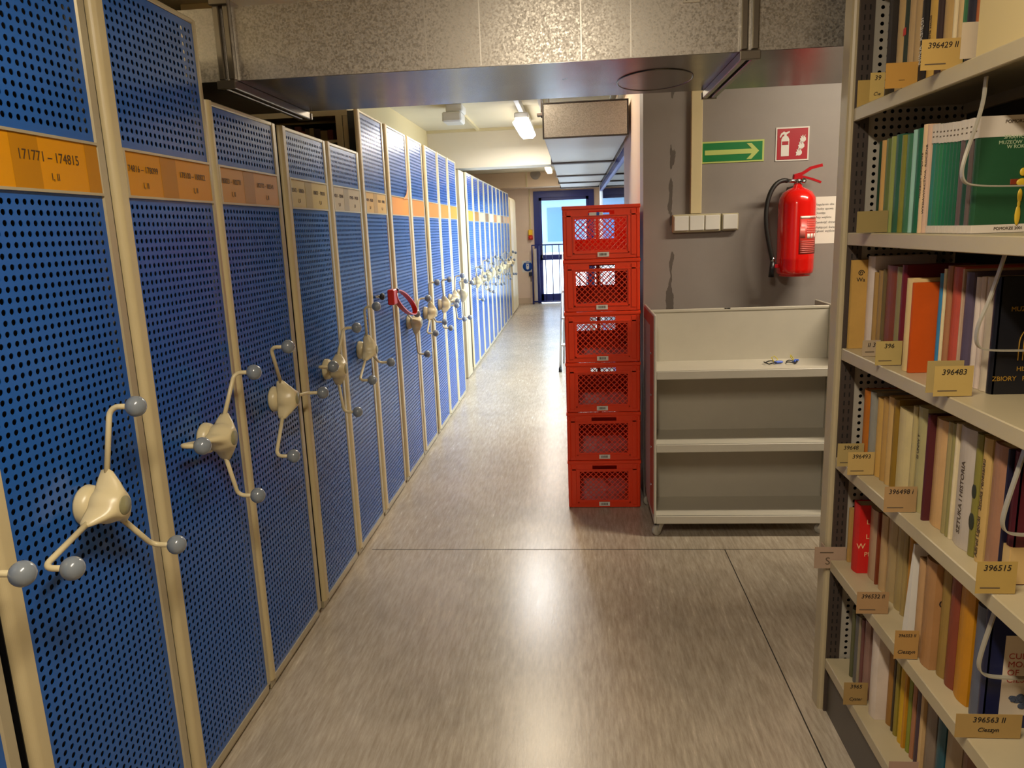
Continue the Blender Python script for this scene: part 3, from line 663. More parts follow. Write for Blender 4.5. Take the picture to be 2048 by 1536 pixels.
def wheel_hub(mb, xf, cy, cz, ang):
    n = 72
    def ring(x, R, r0, sharp, w):
        out = []
        for k in range(n):
            th = 2*PI*k/n; d = min(abs((th-ang-2*PI*i/3+PI) % (2*PI)-PI) for i in range(3))
            r = r0+(R-r0)*math.exp(-(d/w)**sharp)
            out.append((x, cy+r*math.cos(th), cz+r*math.sin(th)))
        return out
    mb.loft([ring(xf+.030, .064, .034, 1.6, .24), ring(xf+.036, .080, .040, 1.5, .20), ring(xf+.052, .084, .041, 1.5, .19), ring(xf+.060, .078, .040, 1.6, .20), ring(xf+.078, .052, .034, 1.8, .34), ring(xf+.090, .031, .027, 2, .5), ring(xf+.093, .024, .0235, 2, .5)])
    mb.lathe([(0, 0), (.043, 0), (.046, .006), (.043, .020), (.034, .032), (0, .034)], (xf, cy, cz), 'X', 32)
def handwheel(unit, xf, cy, cz, deg, detail=True):
    ang = math.radians(deg); m = MB(); wheel_hub(m, xf, cy, cz, ang)
    hw = obj('handwheel', m, CREAMP, unit)
    obj('hub_cap', MB().lathe([(0, 0), (.0215, 0), (.0205, .0016), (0, .002)], (xf+.093, cy, cz), 'X', 28), mat('olive_cap', '8c8763', .4), hw)
    for i in range(3):
        a = ang+2*PI*i/3; u = Vector((0, math.cos(a), math.sin(a))); c0 = Vector((xf+.048, cy, cz)); R_ = .217
        pts = [c0+u*.07, c0+u*(R_-.022)]
        for k in range(1, 6):
            t_ = PI/2*k/5; pts.append(c0+u*(R_-.022+.022*math.sin(t_))+Vector((.022*(1-math.cos(t_)), 0, 0)))
        pts.append(c0+u*R_+Vector((.055, 0, 0)))
        obj('arm', MB().tube(pts, .0064, 12 if detail else 8), CREAMP, hw)
        k = c0+u*R_+Vector((.062, 0, 0))
        obj('knob', MB().sphere(k, .0235, 28 if detail else 14, 18 if detail else 9, (.95, 1, 1)), KNOB, hw)
    return hw
BODY = mat('unit_side_steel', 'a99a72', .5)
CARC = mat('shaded_carcass_steel', '6b614b', .6)  # cream body coloured darker so holes and gaps look shaded
EDGE = mat('aluminium_edge', 'bdb293', .3, metal=.35)
TXT = mat('label_print', '4a3216', .6)
def unit(y0, y1, xf, ztop, label, card, deg, texts=(), depth=2.4, detail=True, gap0=.04, gap1=.03, open_top=False, group='blue mobile shelving units'):
    """y0,y1: edges of the blue sheet, xf: its plane"""
    t = thing('mobile_shelving_unit', label, 'shelving unit', (xf-.3, (y0+y1)/2, 0), group)
    W = y1-y0
    for me, z in ((SHEET_LO, .045), (SHEET_SH if ztop < 2.0 else SHEET_HI, LZ1)):
        o = bpy.data.objects.new('perforated_panel', me); C.objects.link(o); o.parent = t
        o.location = Vector((xf, y0, z))-wloc(t); o.scale = (1, W/WS, 1)
    # rounded near post, thin far post, head and sill
    n = 10; r = min(.018, gap0*.6)
    pr = [(xf-.011, y0), (xf+.006, y0)]+[(xf+.006-r+r*math.cos(PI/2*k/n), y0-gap0+r-r*math.sin(PI/2*k/n)) for k in range(n+1)]+[(xf-.011, y0-gap0)]
    obj('near_post', MB().prism(pr, 'XY', .035, ztop), CREAM, t)
    obj('bumper_shade_strip', MB().box(xf-.045, xf-.012, y0-gap0-.002, y0-gap0+.012, .04, ztop-.01), BLACK, t)  # black bumper strip added to darken the gap between units
    obj('far_post', MB().box(xf-.03, xf+.004, y1, y1+gap1, .035, ztop, b=.004), EDGE, t)
    obj('head_rail', MB().box(xf-.03, xf+.004, y0, y1, ztop-.014, ztop, b=.003), EDGE, t)
    obj('kick_strip', MB().box(xf-.02, xf+.004, y0, y1, .022, .045).box(xf-.05, xf-.005, y0-gap0+.004, y1+gap1-.004, .004, .035), EDGE, t)
    # label holder with its card
    h = MB().box(xf-.002, xf+.007, y0, y1, LZ0, LZ0+.006).box(xf-.002, xf+.007, y0, y1, LZ1-.006, LZ1).box(xf-.002, xf+.007, y0, y0+.008, LZ0+.006, LZ1-.006)
    ho = obj('label_holder', h, EDGE, t)
    obj('label_strip', MB().box(xf-.002, xf+.003, y0+.008, y1, LZ0+.006, LZ1-.006), mat('strip_'+card, card, .45, spec=.15), ho)
    for (u0, u1, c2) in texts and ((.06, .30, .88), (.60, .97, .9)) or ():
        pass
    if texts:
        c_ = lin(card); dk = mat('strip_dark_'+card, tuple(x*.72 for x in c_), .45, spec=.15)
        obj('overlap_strip', MB().box(xf+.003, xf+.0034, y0+W*.38, y0+W*.56, LZ0+.006, LZ1-.006), dk, ho)
        if len(texts) > 2: obj('overlap_strip', MB().box(xf+.003, xf+.0034, y1-.045, y1, LZ0+.006, LZ1-.006), dk, ho)
        for u, s in zip((.18, .76) if texts[0] else (0, .63), texts):
            if s:
                text(s, .0225 if texts[0] else .029, (xf+.0038, y0+W*u, LZ0+.071), (0, 1, 0), (0, 0, 1), TXT, ho, name='number_text', width=.92)
                text('I, II', .021, (xf+.0038, y0+W*u+.01, LZ0+.032), (0, 1, 0), (0, 0, 1), TXT, ho, name='number_text')
    # carcass behind the end panel
    xb = xf-depth; ya, yb_ = y0-.008, y1+.006
    if not open_top:
        obj('carcass', MB().box(xb, xf-.05, ya, yb_, .05, ztop-.004), CARC, t)
    else:
        obj('carcass', MB().box(xb, xf-.05, ya, yb_, .05, 1.80), CARC, t)
        ya = y0-gap0+.004
        obj('top_panel', MB().box(xb, xf-.046, ya, yb_, ztop-.02, ztop-.004), CREAM, t)
        obj('top_rail', MB().box(xb, xf-.046, ya-.004, ya+.02, ztop-.03, ztop-.004), CREAM, t)
        obj('upright', MB().box(xf-.108, xf-.076, ya-.004, yb_, 1.80, ztop-.03), CREAM, t)
        obj('upright', MB().box(xf-.072, xf-.03, ya, yb_, 1.80, ztop-.03), CREAM, t)
        obj('groove_shade_strip', MB().box(xf-.076, xf-.072, ya+.003, yb_, 1.80, ztop-.03), DARK, t)  # dark strip added between the uprights to shade their gap
        obj('upright', MB().box(xf-1.05, xf-1.0, ya-.004, yb_, 1.80, ztop-.03), CREAM, t)
        obj('shelf', MB().box(xb, xf-.108, ya, yb_, 2.02, 2.034), CREAM, t)
        obj('back_sheet', MB().box(xb, xf-.108, (ya+yb_)/2, (ya+yb_)/2+.004, 1.80, ztop-.03), DARK, t)
    obj('hole_shade_backing', MB().box(xf-.0495, xf-.034, y0+.003, y1-.003, .05, ztop-.016), DARK, t)  # near-black backing puts shade behind the panel holes
    if deg is not None: handwheel(t, xf, (y0+y1)/2+.0, .99, deg, detail)
    return t
XF = -1.09
near = [
 (.700, 1.150, 2.18, 'blue perforated shelving unit cut off at the left edge of the photo', 'c8760f', 0, ()),
 (1.255, 1.697, 2.18, 'blue perforated shelving unit with the orange strip numbered 171771 - 174815', 'd28e0a', 73, ('', '171771 – 174815', '')),
 (1.795, 2.235, 2.18, 'tall blue perforated shelving unit with the orange strip numbered 174816', 'cf8c10', 50, ('174816 – 178099', '178100 – 180822')),
 (2.292, 2.755, 1.965, 'short blue perforated shelving unit with a brownish orange strip', 'c28a34', 113, ('180823 – 182771', '182772 – 185541')),
 (2.879, 3.316, 1.965, 'short blue perforated shelving unit with a pale yellow strip', 'c3ac55', 47, ('185542 – 188026', '188027 – 190310')),
 (3.401, 3.827, 1.965, 'short blue perforated shelving unit with a pale beige strip', 'b9a77c', 93, ('190311 – 192404', '192405 – 194518')),
 (3.932, 4.367, 2.18, 'tall blue perforated shelving unit without handwheel, with a red loop beside it', 'c9a14a', None, ('194519 – 196770', '196771 – 198902')),
 (4.498, 4.965, 2.18, 'tall blue perforated shelving unit with a bright orange creased strip', 'd08608', 39, ()),
 (5.073, 5.482, 2.18, 'tall blue perforated shelving unit, next one beyond the creased orange strip', 'c4770c', 95, ()),
 (5.653, 6.073, 2.18, 'tall blue perforated shelving unit with orange strip, second beyond the creased strip', 'c4760c', 112, ()),
 (6.155, 6.550, 2.18, 'tall blue perforated shelving unit with ochre strip, second from the gap in the row', 'b07c10', 60, ()),
 (6.640, 7.036, 2.18, 'tall blue perforated shelving unit with ochre strip, last before the gap in the row', 'a88014', 24, ()),
]
UN = []
for i, (a, b_, zt, lb, cd_, dg_, tx_) in enumerate(near):
    gp = [.105, .098, .057, .124, .085, .105, .131, .108, .171, .082, .090, .1][i]; g0 = ([.1]+[.105, .098, .057, .124, .085, .105, .131, .108, .171, .082, .090])[i]
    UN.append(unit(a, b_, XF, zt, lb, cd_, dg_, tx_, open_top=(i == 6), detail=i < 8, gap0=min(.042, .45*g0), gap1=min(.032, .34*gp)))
# peg of the unit without a wheel
pg = obj('locking_peg', MB().tube([(XF, 3.955, 1.225), (XF+.04, 3.955, 1.225)], .008, 12), CHROME, UN[6])
obj('peg_knob', MB().sphere((XF+.05, 3.955, 1.225), .019, 20, 12, (.8, 1, 1)), BLACK, pg)
# torn orange flap on the creased strip
obj('torn_flap', MB().prism([(4.80, 1.765), (4.93, 1.775), (4.955, 1.86), (4.90, 1.80)], 'YZ', XF+.008, XF+.0095), mat('torn_strip', 'd58c28', .4), UN[7])
# red loop hung on a handwheel knob
a0 = Vector((-1.02, 4.15, 1.225)); a1 = Vector((-.985, 4.50, 1.085)); cc = (a0+a1)/2; dv = (a1-a0)/2; nn = Vector((0, .36, 1)).normalized()*.048
pts = [cc+dv*math.cos(2*PI*k/36)+nn*math.sin(2*PI*k/36)*(1 if k < 18 else 1) for k in range(36)]
lp = thing('locking_loop', 'red plastic loop hooked over a handwheel on the blue shelving', 'lock loop', (-1.0, 4.3, 1.04))
REDL = mat('red_loop_plastic', 'c8240c', .35)
obj('band', MB().tube(pts, 0, closed=True, flat=(.015, .0035, (1, 0, 0))), REDL, lp)
obj('hook_block', MB().box(-1.045, -1.008, 4.085, 4.165, 1.165, 1.25, b=.005), REDL, lp)
obj('clip', MB().box(-1.02, -1.0, 4.165, 4.185, 1.225, 1.25, b=.003), BLACK, lp)
# second bay beyond the gap
XB = -1.17
cards2 = ['c2952a', 'a8762c', 'cdbf9a', '8e6f4c', 'd8d0b8', 'b98040', 'd9c8a0', '8f6b3a', 'cda564', 'cf9f5a']
degs = [10, 75, 40, 100, 55, 20, 88, 33, 64, 47]
ordn = ['first', 'second', 'third', 'fourth', 'fifth', 'sixth', 'seventh', 'eighth', 'ninth', 'tenth']
for i in range(10):
    a = 8.33+i*.53
    u_ = unit(a, a+.42, XB, 2.18, 'blue perforated shelving unit, %s beyond the thick cream post down the corridor' % ordn[i], cards2[i], degs[i], (), detail=False, depth=2.2)
# cream end post between the bays
ep = thing('steel_end_post', 'thick cream steel end post between the two rows of blue units', 'shelf post', (-1.3, 7.95, 0))
obj('post', MB().box(-1.30, XB+.004, 7.80, 7.845, .01, 2.17, b=.006).box(-1.24, XB+.008, 7.86, 8.10, .01, 2.17, b=.008), mat('grey_cream_post', 'b5a88a', .45), ep)
obj('side_sheet', MB().box(-3.4, -1.30, 7.83, 8.08, .02, 2.15), BODY, ep)
ec = thing('shelving_end_cabinet', 'cream closed end cabinet at the far end of the blue units', 'cabinet', (-1.5, 14.5, 0))
obj('body', MB().box(-3.3, XB, 13.72, 15.0, .02, 2.13, b=.01), CREAMP, ec)
obj('door', MB().box(XB, XB+.014, 13.76, 14.33, .06, 2.09, b=.004), CREAMP, ec)
obj('door', MB().box(XB, XB+.014, 14.37, 14.96, .06, 2.09, b=.004), CREAMP, ec)
# books on the open top shelf of the tall unit, seen over the short ones
hues = ['5a2a22', '7a6a4a', '3a2c30', '8a7c60', '4a3a2c', '6e2c24']
x = -1.23; k = 0
while x > -1.62:
    w = random.uniform(.022, .045); h = random.uniform(.05, .085)
    single('book', MB().box(x-w, x-.001, 3.935, 4.07, 2.0348, 2.034+h, b=.001), mat('dim_'+hues[k % 6], hues[k % 6], .7), 'small dark book on the open top shelf of the tall blue unit', 'book', 'books on the open top shelf of the tall unit')
    x -= w; k += 1

# ------------------------------------------------------------------ right-hand book shelving
XS = .76; SY0, SY1 = .15, 2.25; XBK = 1.055
LV = {'A': 1.838, 'B': 1.507, 'C': 1.18, 'D': .852, 'E': .522, 'F': .19}
bs = thing('steel_bookshelf', 'cream steel library shelving full of books along the right side', 'bookshelf', (.9, 1.2, 0))
pf = MB(); pr = [(.748, 2.275), (.748, 2.232), (.7485, 2.224), (.752, 2.217), (.758, 2.215), (.764, 2.215), (.764, 2.275)]
obj('front_post', MB().prism(pr, 'XY', 0, 2.5), RAIL, bs)
up = MB().box(.764, .802, 2.206, 2.27, 0, 2.5)
uo = obj('slotted_upright', up, SLOT, bs)
sl = MB(); z = .06
while z < 2.48:
    for x_ in (.776, .790): sl.box(x_-.0018, x_+.0018, 2.2052, 2.206, z, z+.013)
    z += .025
obj('slots', sl, DARK, uo)
# perforated side sheet: real holes
vs = []; fs = []; N = 12; P_ = .0203
nx_, nz_ = 12, 118
SXX = .802
def sheet_cell(mb, cx_, cz_, hole):
    if not hole:
        mb.add([(cx_-P_/2, 2.212, cz_-P_/2), (cx_+P_/2, 2.212, cz_-P_/2), (cx_+P_/2, 2.212, cz_+P_/2), (cx_-P_/2, 2.212, cz_+P_/2)], [(0, 1, 2, 3)]); return
    a = []; b_ = []; c_ = []
    for k in range(N):
        t_ = 2*PI*k/N+PI/4; m_ = max(abs(math.cos(t_)), abs(math.sin(t_)))
        a.append((cx_+P_/2*math.cos(t_)/m_, 2.212, cz_+P_/2*math.sin(t_)/m_)); b_.append((cx_+.0052*math.cos(t_), 2.212, cz_+.0052*math.sin(t_))); c_.append((cx_+.0052*math.cos(t_), 2.2135, cz_+.0052*math.sin(t_)))
    mb.add(a+b_+c_, [f for k in range(N) for f in ((k, (k+1) % N, N+(k+1) % N, N+k), (N+k, N+(k+1) % N, 2*N+(k+1) % N, 2*N+k))])
ss = MB()
for i in range(nx_):
    for j in range(nz_): sheet_cell(ss, .802+.022+(i)*P_, .03+(j+.5)*P_, True)
ss.add([(.802, 2.212, .03), (.8138, 2.212, .03), (.8138, 2.212, 2.43), (.802, 2.212, 2.43)], [(0, 1, 2, 3)])
obj('side_sheet', ss, SHEET, bs)
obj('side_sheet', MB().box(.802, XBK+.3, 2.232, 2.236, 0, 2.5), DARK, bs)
obj('back_panel', MB().box(XBK, XBK+.004, SY0, 2.205, .05, 2.5), mat('shelf_back', '3b352d', .7), bs)
obj('back_post', MB().box(XBK+.26, XBK+.30, 2.206, 2.27, 0, 2.5), RAIL, bs)
for z in list(LV.values())+[2.17]:
    m = MB().box(XS+.001, XBK, SY0, 2.203, z-.004, z, b=.0012).box(XS, XS+.012, SY0, 2.203, z-.034, z-.0008, b=.0015).box(XBK-.012, XBK, SY0, 2.203, z-.03, z-.004)
    obj('shelf', m, RAIL, bs)
obj('plinth', MB().box(XS+.012, XS+.02, SY0, 2.21, 0, LV['F']-.034), mat('plinth_steel', '4b443b', .4), bs)
# rods of the sheets: wire book supports hanging under the shelves
WB = mat('book_support_steel', 'b3ac98', .35, metal=.3)
def chaikin(pts, it=3):
    P = [Vector(p) for p in pts]
    for _ in range(it):
        Q = [P[0]]
        for a, b_ in zip(P, P[1:]): Q += [a.lerp(b_, .25), a.lerp(b_, .75)]
        P = Q+[P[-1]]
    return P
for lb, yy, pts in (
   ('wire book support hanging in front of the dark green cover', 1.585, [(.788, 1.803), (.786, 1.744), (.757, 1.645), (.758, 1.613), (.775, 1.601), (.86, 1.597), (.96, 1.597)]),
   ('wire book support hanging in front of the black book cover', 1.568, [(.838, 1.146), (.84, 1.145)]),
   ('wire book support hanging in front of the maroon book cover', 1.37, [(.805, .818), (.80, .80)]),
   ('wire book support hanging in front of the navy book cover', 1.40, [(.79, .487), (.78, .48)])):
    if 'black' in lb: pts = [(.845, 1.4731-0.0), (.822, 1.375), (.803, 1.325), (.803, 1.293), (.812, 1.279), (.84, 1.274), (.95, 1.273)]
    if 'maroon' in lb: pts = [(.806, 1.146), (.80, 1.11), (.776, 1.0), (.778, .975), (.790, .964), (.818, .961), (.93, .961)]
    if 'navy' in lb: pts = [(.801, .818), (.797, .79), (.776, .69), (.777, .665), (.79, .652), (.82, .648), (.93, .646)]
    single('book_support', MB().tube(chaikin([(a, yy, c_) for a, c_ in pts]), 0, flat=(.0055, .0015, (0, 1, 0))), WB, lb, 'book support', 'wire book supports')

# ------------------------------------------------------------------ books
TAB = {
  'A':[(0.8,2.1222,2.0664,0.262,'2a2420'),(0.8,2.0607,2.0135,0.26,'b79a68'),(0.8,2.0135,1.9947,0.244,'2f3a30'),(0.8,1.9937,1.9608,0.242,'b0946a'),(0.8,1.9592,1.9295,0.233,'ab8f64'),(0.8,1.9255,1.893,0.188,'1d1a1c'),(0.8,1.8868,1.8474,0.22,'c09a4c'),(0.8,1.8452,1.8197,0.21,'3a2a28'),(0.8,1.8162,1.7694,0.198,'b4935c'),(0.8,1.7673,1.7538,0.188,'d5c39a'),(0.8,1.7529,1.7242,0.182,'c0a473'),(0.8,1.7226,1.7132,0.176,'3e6b48'),(0.8,1.7155,1.6791,0.168,'23222e'),(0.8,1.6806,1.6303,0.155,'b8621f'),(0.8,1.6289,1.6138,0.145,'6b2a18')],  # black of the first entry stands for shade in the row
  'B':[(0.8,2.1217,2.1105,0.233,'1e3a24'),(0.8,2.1085,2.0846,0.234,'c49a5a'),(0.8,2.0827,2.05,0.235,'5e6a3a'),(0.8,2.0482,2.0257,0.237,'8a9350'),(0.8,2.0239,1.9867,0.238,'2c5a44'),(0.8,1.9856,1.9616,0.233,'7c7a30'),(0.8,1.9605,1.923,0.231,'3d6e4e'),(0.8,1.9213,1.9053,0.238,'8fb8a8'),(0.8,1.9042,1.874,0.238,'1d5c40'),(0.795,1.8598,1.8397,0.242,'d4b58c'),(0.795,1.8382,1.8104,0.239,'c8a78e'),(0.8,1.8193,1.8036,0.237,'2f7062'),(0.8,1.8026,1.7872,0.236,'2d6e50'),(0.8,1.7862,1.7711,0.234,'2a7048'),(0.8,1.7702,1.7553,0.233,'1c6644'),(0.8,1.7544,1.7397,0.232,'1a6040'),(0.8,1.7389,1.7245,0.231,'1d5a3c'),(0.8,1.7237,1.7096,0.23,'17563a'),(0.8,1.7087,1.6949,0.229,'1a5238'),(0.8,1.6932,1.6756,0.229,'5a4a48'),(0.8,1.6743,1.6575,0.228,'1a4030'),(0.8,1.6563,1.6406,0.228,'5d4f4a'),(0.8,1.6394,1.6168,0.227,'1f4a2c')],
  'C':[(0.772,2.2149,2.1021,0.251,'b58f4a'),(0.81,2.2014,2.1372,0.262,'d8c8bc'),(0.812,2.1386,2.1155,0.22,'a8854a'),(0.812,2.1132,2.0782,0.227,'9a7a48'),(0.812,2.076,2.0636,0.232,'6a5a38'),(0.812,2.0615,1.9953,0.243,'7a3a20'),(0.812,1.9939,1.9674,0.242,'857a52'),(0.812,1.9661,1.9384,0.248,'6a1c24'),(0.785,1.8721,1.8379,0.222,'cdb27c'),(0.785,1.8361,1.7079,0.214,'b84c08'),(0.838,1.8205,1.8003,0.235,'2e7da8'),(0.838,1.7992,1.7888,0.246,'d8cca0'),(0.838,1.7867,1.7647,0.254,'a0704c'),(0.838,1.7632,1.7157,0.253,'b8503e'),(0.838,1.7143,1.7077,0.25,'b89a80'),(0.838,1.7063,1.665,0.245,'54485a'),(0.845,1.6744,1.6523,0.236,'d0c0b0'),(0.845,1.651,1.635,0.238,'cab8a8'),(0.845,1.6338,1.6037,0.239,'bfb098')],
  'D':[(0.805,2.1463,2.1029,0.221,'b86a10'),(0.805,2.1001,2.0631,0.225,'8f8c80'),(0.805,2.0482,2.0119,0.219,'c09850'),(0.805,2.0093,1.9795,0.227,'b08a4c'),(0.805,1.977,1.9473,0.238,'c09c60'),(0.805,1.9449,1.9146,0.239,'8a6a20'),(0.8,1.8996,1.823,0.228,'cdbb84'),(0.8,1.8202,1.7985,0.25,'b0a06c'),(0.8,1.7964,1.7513,0.256,'a89f6c'),(0.79,1.7199,1.6878,0.254,'4e1e24'),(0.8,1.7067,1.6489,0.251,'c49c68'),(0.8,1.6472,1.6283,0.256,'97885a'),(0.8,1.6266,1.6126,0.257,'8a8250'),(0.8,1.6109,1.6005,0.261,'cfc09c'),(0.8,1.5983,1.5337,0.262,'b5a99c'),(0.8,1.5312,1.5082,0.262,'7d7534'),(0.8,1.5063,1.4753,0.262,'b8985c'),(0.8,1.4695,1.4166,0.262,'9c7054'),(0.8,1.4153,1.4094,0.262,'1c1a30')],
  'E':[(0.805,2.2094,2.1876,0.171,'b08a4c'),(0.8,2.1614,2.0406,0.211,'c41f1c'),(0.83,2.1136,2.0551,0.212,'b39474'),(0.83,2.0518,2.0427,0.216,'7a3a20'),(0.83,2.0348,1.9946,0.223,'b8986a'),(0.83,1.9861,1.9328,0.243,'ab9364'),(0.83,1.9298,1.8873,0.25,'a08a58'),(0.83,1.8851,1.8643,0.262,'9a8450'),(0.83,1.8527,1.8358,0.24,'b07a20'),(0.785,1.7021,1.6722,0.244,'b08a60'),(0.785,1.6699,1.5968,0.262,'a3784c'),(0.8,1.62,1.5842,0.259,'8f7238'),(0.8,1.5821,1.5421,0.262,'7c3a24'),(0.8,1.5402,1.4845,0.262,'b87c10'),(0.8,1.4746,1.4398,0.25,'555a68')],
  'F':[(0.8,2.1193,2.1,0.221,'5a5a3c'),(0.8,2.0921,2.0656,0.218,'5c5a58'),(0.8,2.063,2.0488,0.224,'94866c'),(0.8,2.0437,2.0265,0.227,'6e4440'),(0.8,2.0241,1.9882,0.24,'8d6c60'),(0.79,1.947,1.834,0.262,'cdbfb0'),(0.82,1.9008,1.8732,0.228,'94682c'),(0.82,1.862,1.8526,0.234,'3c3020'),(0.82,1.8513,1.8328,0.228,'8a7a28'),(0.82,1.8259,1.8003,0.227,'c49a10'),(0.82,1.7984,1.7809,0.227,'b8801c'),(0.825,1.7857,1.7673,0.218,'7f8428'),(0.825,1.7631,1.744,0.216,'a06a48'),(0.825,1.7398,1.7189,0.216,'43303c'),(0.825,1.7172,1.7001,0.216,'c0a070'),(0.83,1.7029,1.6529,0.205,'7a6a5c'),(0.83,1.6467,1.6083,0.223,'1e4c58'),(0.83,1.6013,1.5347,0.25,'9a8260'),(0.83,1.5311,1.4744,0.262,'6e4020')],

}
def dims(h): return .150 if h < .215 else .165
COLN = {}
def cname(h):
    r, g, b_ = [int(h[i:i+2], 16) for i in (0, 2, 4)]; mx, mn = max(r, g, b_), min(r, g, b_); s = (mx-mn)/max(mx, 1)
    if mx < 60: return 'black'
    if s < .2: return 'pale grey' if mx > 160 else 'grey'
    if b_ == mx: return 'blue' if g > 80 else 'dark purple'
    if g == mx or (g > r*.93 and r < 150): return 'green' if r < .75*g else 'olive green'
    if g < .38*r: return 'red' if r > 150 else 'dark red'
    if g < .62*r: return 'orange brown' if b_ < .35*r else 'reddish brown'
    if b_ < .3*r: return 'ochre yellow'
    if r > 190: return 'cream'
    return 'tan' if r > 150 else 'brown'
SHN = {'A': 'topmost shelf', 'B': 'green journal shelf', 'C': 'third shelf down', 'D': 'fourth shelf down', 'E': 'fifth shelf down', 'F': 'lowest shelf'}
def brighten(h, k=1.03):
    return '%02x%02x%02x' % tuple(min(255, int(int(h[i:i+2], 16)*k)) for i in (0, 2, 4))
BK = {}
for s, L_ in TAB.items():
    z = LV[s]; L_ = [list(e) for e in L_]
    for i in range(len(L_)-1):
        if L_[i][2] < L_[i+1][1]+.0004: L_[i][2] = L_[i+1][1]+.0004
    if L_[0][1] > 2.2045: L_[0][1] = 2.2045; L_[0][2] = min(L_[0][2], 2.190); L_[1][1] = min(L_[1][1], L_[0][2]-.0004)
    cnt = {}
    for i, (sx, ya, yb_, h, col) in enumerate(L_):
        if s == 'C' and i == 9: h, = (h,)
        hmax = {'A': .30, 'B': .29, 'C': .285, 'D': .285, 'E': .285, 'F': .285}[s]; h = min(h, hmax)
        d = min(dims(h), XBK-.02-sx); th = ya-yb_; cn = cname(col); n_ = cnt[cn] = cnt.get(cn, 0)+1
        thick = 'thick' if th > .04 else 'thin' if th < .018 else 'medium'
        lab_ = '%s %s book on the %s, %s %s from the post' % (thick, cn, SHN[s], ordn[n_-1] if n_ < 11 else 'eleventh', cn)
        t = thing('book', lab_, 'book', (sx+d/2, (ya+yb_)/2, z), 'books on the '+SHN[s])
        m_ = mat('cover_'+col, brighten(col), .45, var=.08, vscale=14)
        bd = min(.0022, th*.2); cv = MB(); z0, z1 = z+.0006, z+h
        # boards and rounded spine
        ns = 6; bul = min(.006, th*.18)
        prf = [(sx+d, ya), (sx+.006, ya)]+[(sx+bul*(1-math.sin(PI*k/ns)), ya-th*k/ns) for k in range(ns+1)]+[(sx+.006, yb_), (sx+d, yb_)]
        inn = [(sx+d, yb_+bd), (sx+.008, yb_+bd)]+[(sx+.009, yb_+bd), (sx+.009, ya-bd)]+[(sx+.008, ya-bd), (sx+d, ya-bd)]
        def cap(zz, a, b2):
            pass
        cv.prism(prf[:2]+[(sx+.006, ya-bd), (sx+d, ya-bd)], 'XY', z0, z1)
        cv.prism([(sx+d, yb_+bd), (sx+.006, yb_+bd), (sx+.006, yb_), (sx+d, yb_)], 'XY', z0, z1)
        cv.prism([(sx+.009, ya-bd*.5), (sx+.006, ya)]+prf[2:-2]+[(sx+.006, yb_), (sx+.009, yb_+bd*.5)], 'XY', z0, z1)
        co = obj('cover', cv, m_, t)
        pt_ = .003 if th > .012 else .0008
        obj('pages', MB().box(sx+.0085, sx+d-.003, yb_+bd, ya-bd, z0+pt_*.3, z1-pt_), PAGES, t)
        BK[(s, i)] = (t, co, sx, ya, yb_, z, h, d)

def spine_text(key, body, size, m, zc=None, up=(0, -1, 0), right=(0, 0, 1)):
    t, co, sx, ya, yb_, z, h, d = BK[key]
    text(body, size, (sx-.0006, (ya+yb_)/2, z+(zc if zc is not None else h*.5)), right, (0, 1, 0), m, co, name='spine_title')
def cover_face(key, x0, x1, z0, z1, m, name, dy=.0006, parent=None):
    t, co, sx, ya, yb_, z, h, d = BK[key]
    return obj(name, MB().box(sx+x0, sx+x1, yb_-dy, yb_, z+z0, z+z1), m, parent or co)
WT = mat('white_print', 'd8d2c4', .5); GOLD = mat('gold_print', 'c89a3c', .35, metal=.5); CRM = mat('cream_print', 'e8c08c', .5)
SPB = mat('spine_text_brown', '4a3c2c', .6)
spine_text(('A', 5), 'NINA  KSIĘGI', .017, WT, .10)
t = BK[('A', 2)]
obj('red_mark', MB().box(t[2]-.0008, t[2], t[4]+.002, t[3]-.002, t[5]+.135, t[5]+.152), mat('red_mark', 'c83028', .5), t[1])
spine_text(('A', 6), 'Historia sztuki', .012, SPB, .11)
# green journals: white head and foot bands
JW = mat('journal_white', 'cfc4b4', .5)
for i in range(11, 23):
    k_, co, sx, ya, yb_, z, h, d = BK[('B', i)]
    zt = h-.040
    for z_a, z_b in ((z+.001, z+.017), (z+zt, z+h)):
        bm_ = MB().box(sx-.0005, sx+.003, yb_+.0004, ya-.0004, z_a, z_b)
        if i == 22: bm_.box(sx, sx+d, yb_-.0005, yb_+.0004, z_a, z_b)
        bo_ = obj('white_band', bm_, JW, co)
    obj('volume_mark', MB().box(sx-.0008, sx-.0005, (ya+yb_)/2-.003, (ya+yb_)/2+.003, z+h-.018, z+h-.015).box(sx-.0008, sx-.0005, (ya+yb_)/2-.003, (ya+yb_)/2+.003, z+h-.028, z+h-.025), FAINT, bo_)
spine_text(('B', 9), 'MUZEUM  KRAJOWE', .011, SPB, .13); spine_text(('B', 10), 'WYDAWNICTWA  ROCZNE', .012, SPB, .12)
k_, co, sx, ya, yb_, z, h, d = BK[('B', 22)]
for z_, s_ in ((.1855, 'SPRAWOZDANIA'), (.1755, 'MUZEÓW POMORZA'), (.167, 'W ROKU 2001')):
    text(s_, .0098, (sx+.085, yb_-.0007, z+z_), (1, 0, 0), (0, 0, 1), mat('pale_green_print', 'a9b890', .5), co, name='cover_title')
text('POMORZE I', .009, (sx+.07, yb_-.0012, z+h-.012), (1, 0, 0), (0, 0, 1), SPB, co, name='cover_title')
text('POMORZE 2001', .008, (sx+.07, yb_-.0012, z+.009), (1, 0, 0), (0, 0, 1), SPB, co, name='cover_title')
ga = mat('ornament_yellow', 'c9a52a', .4)
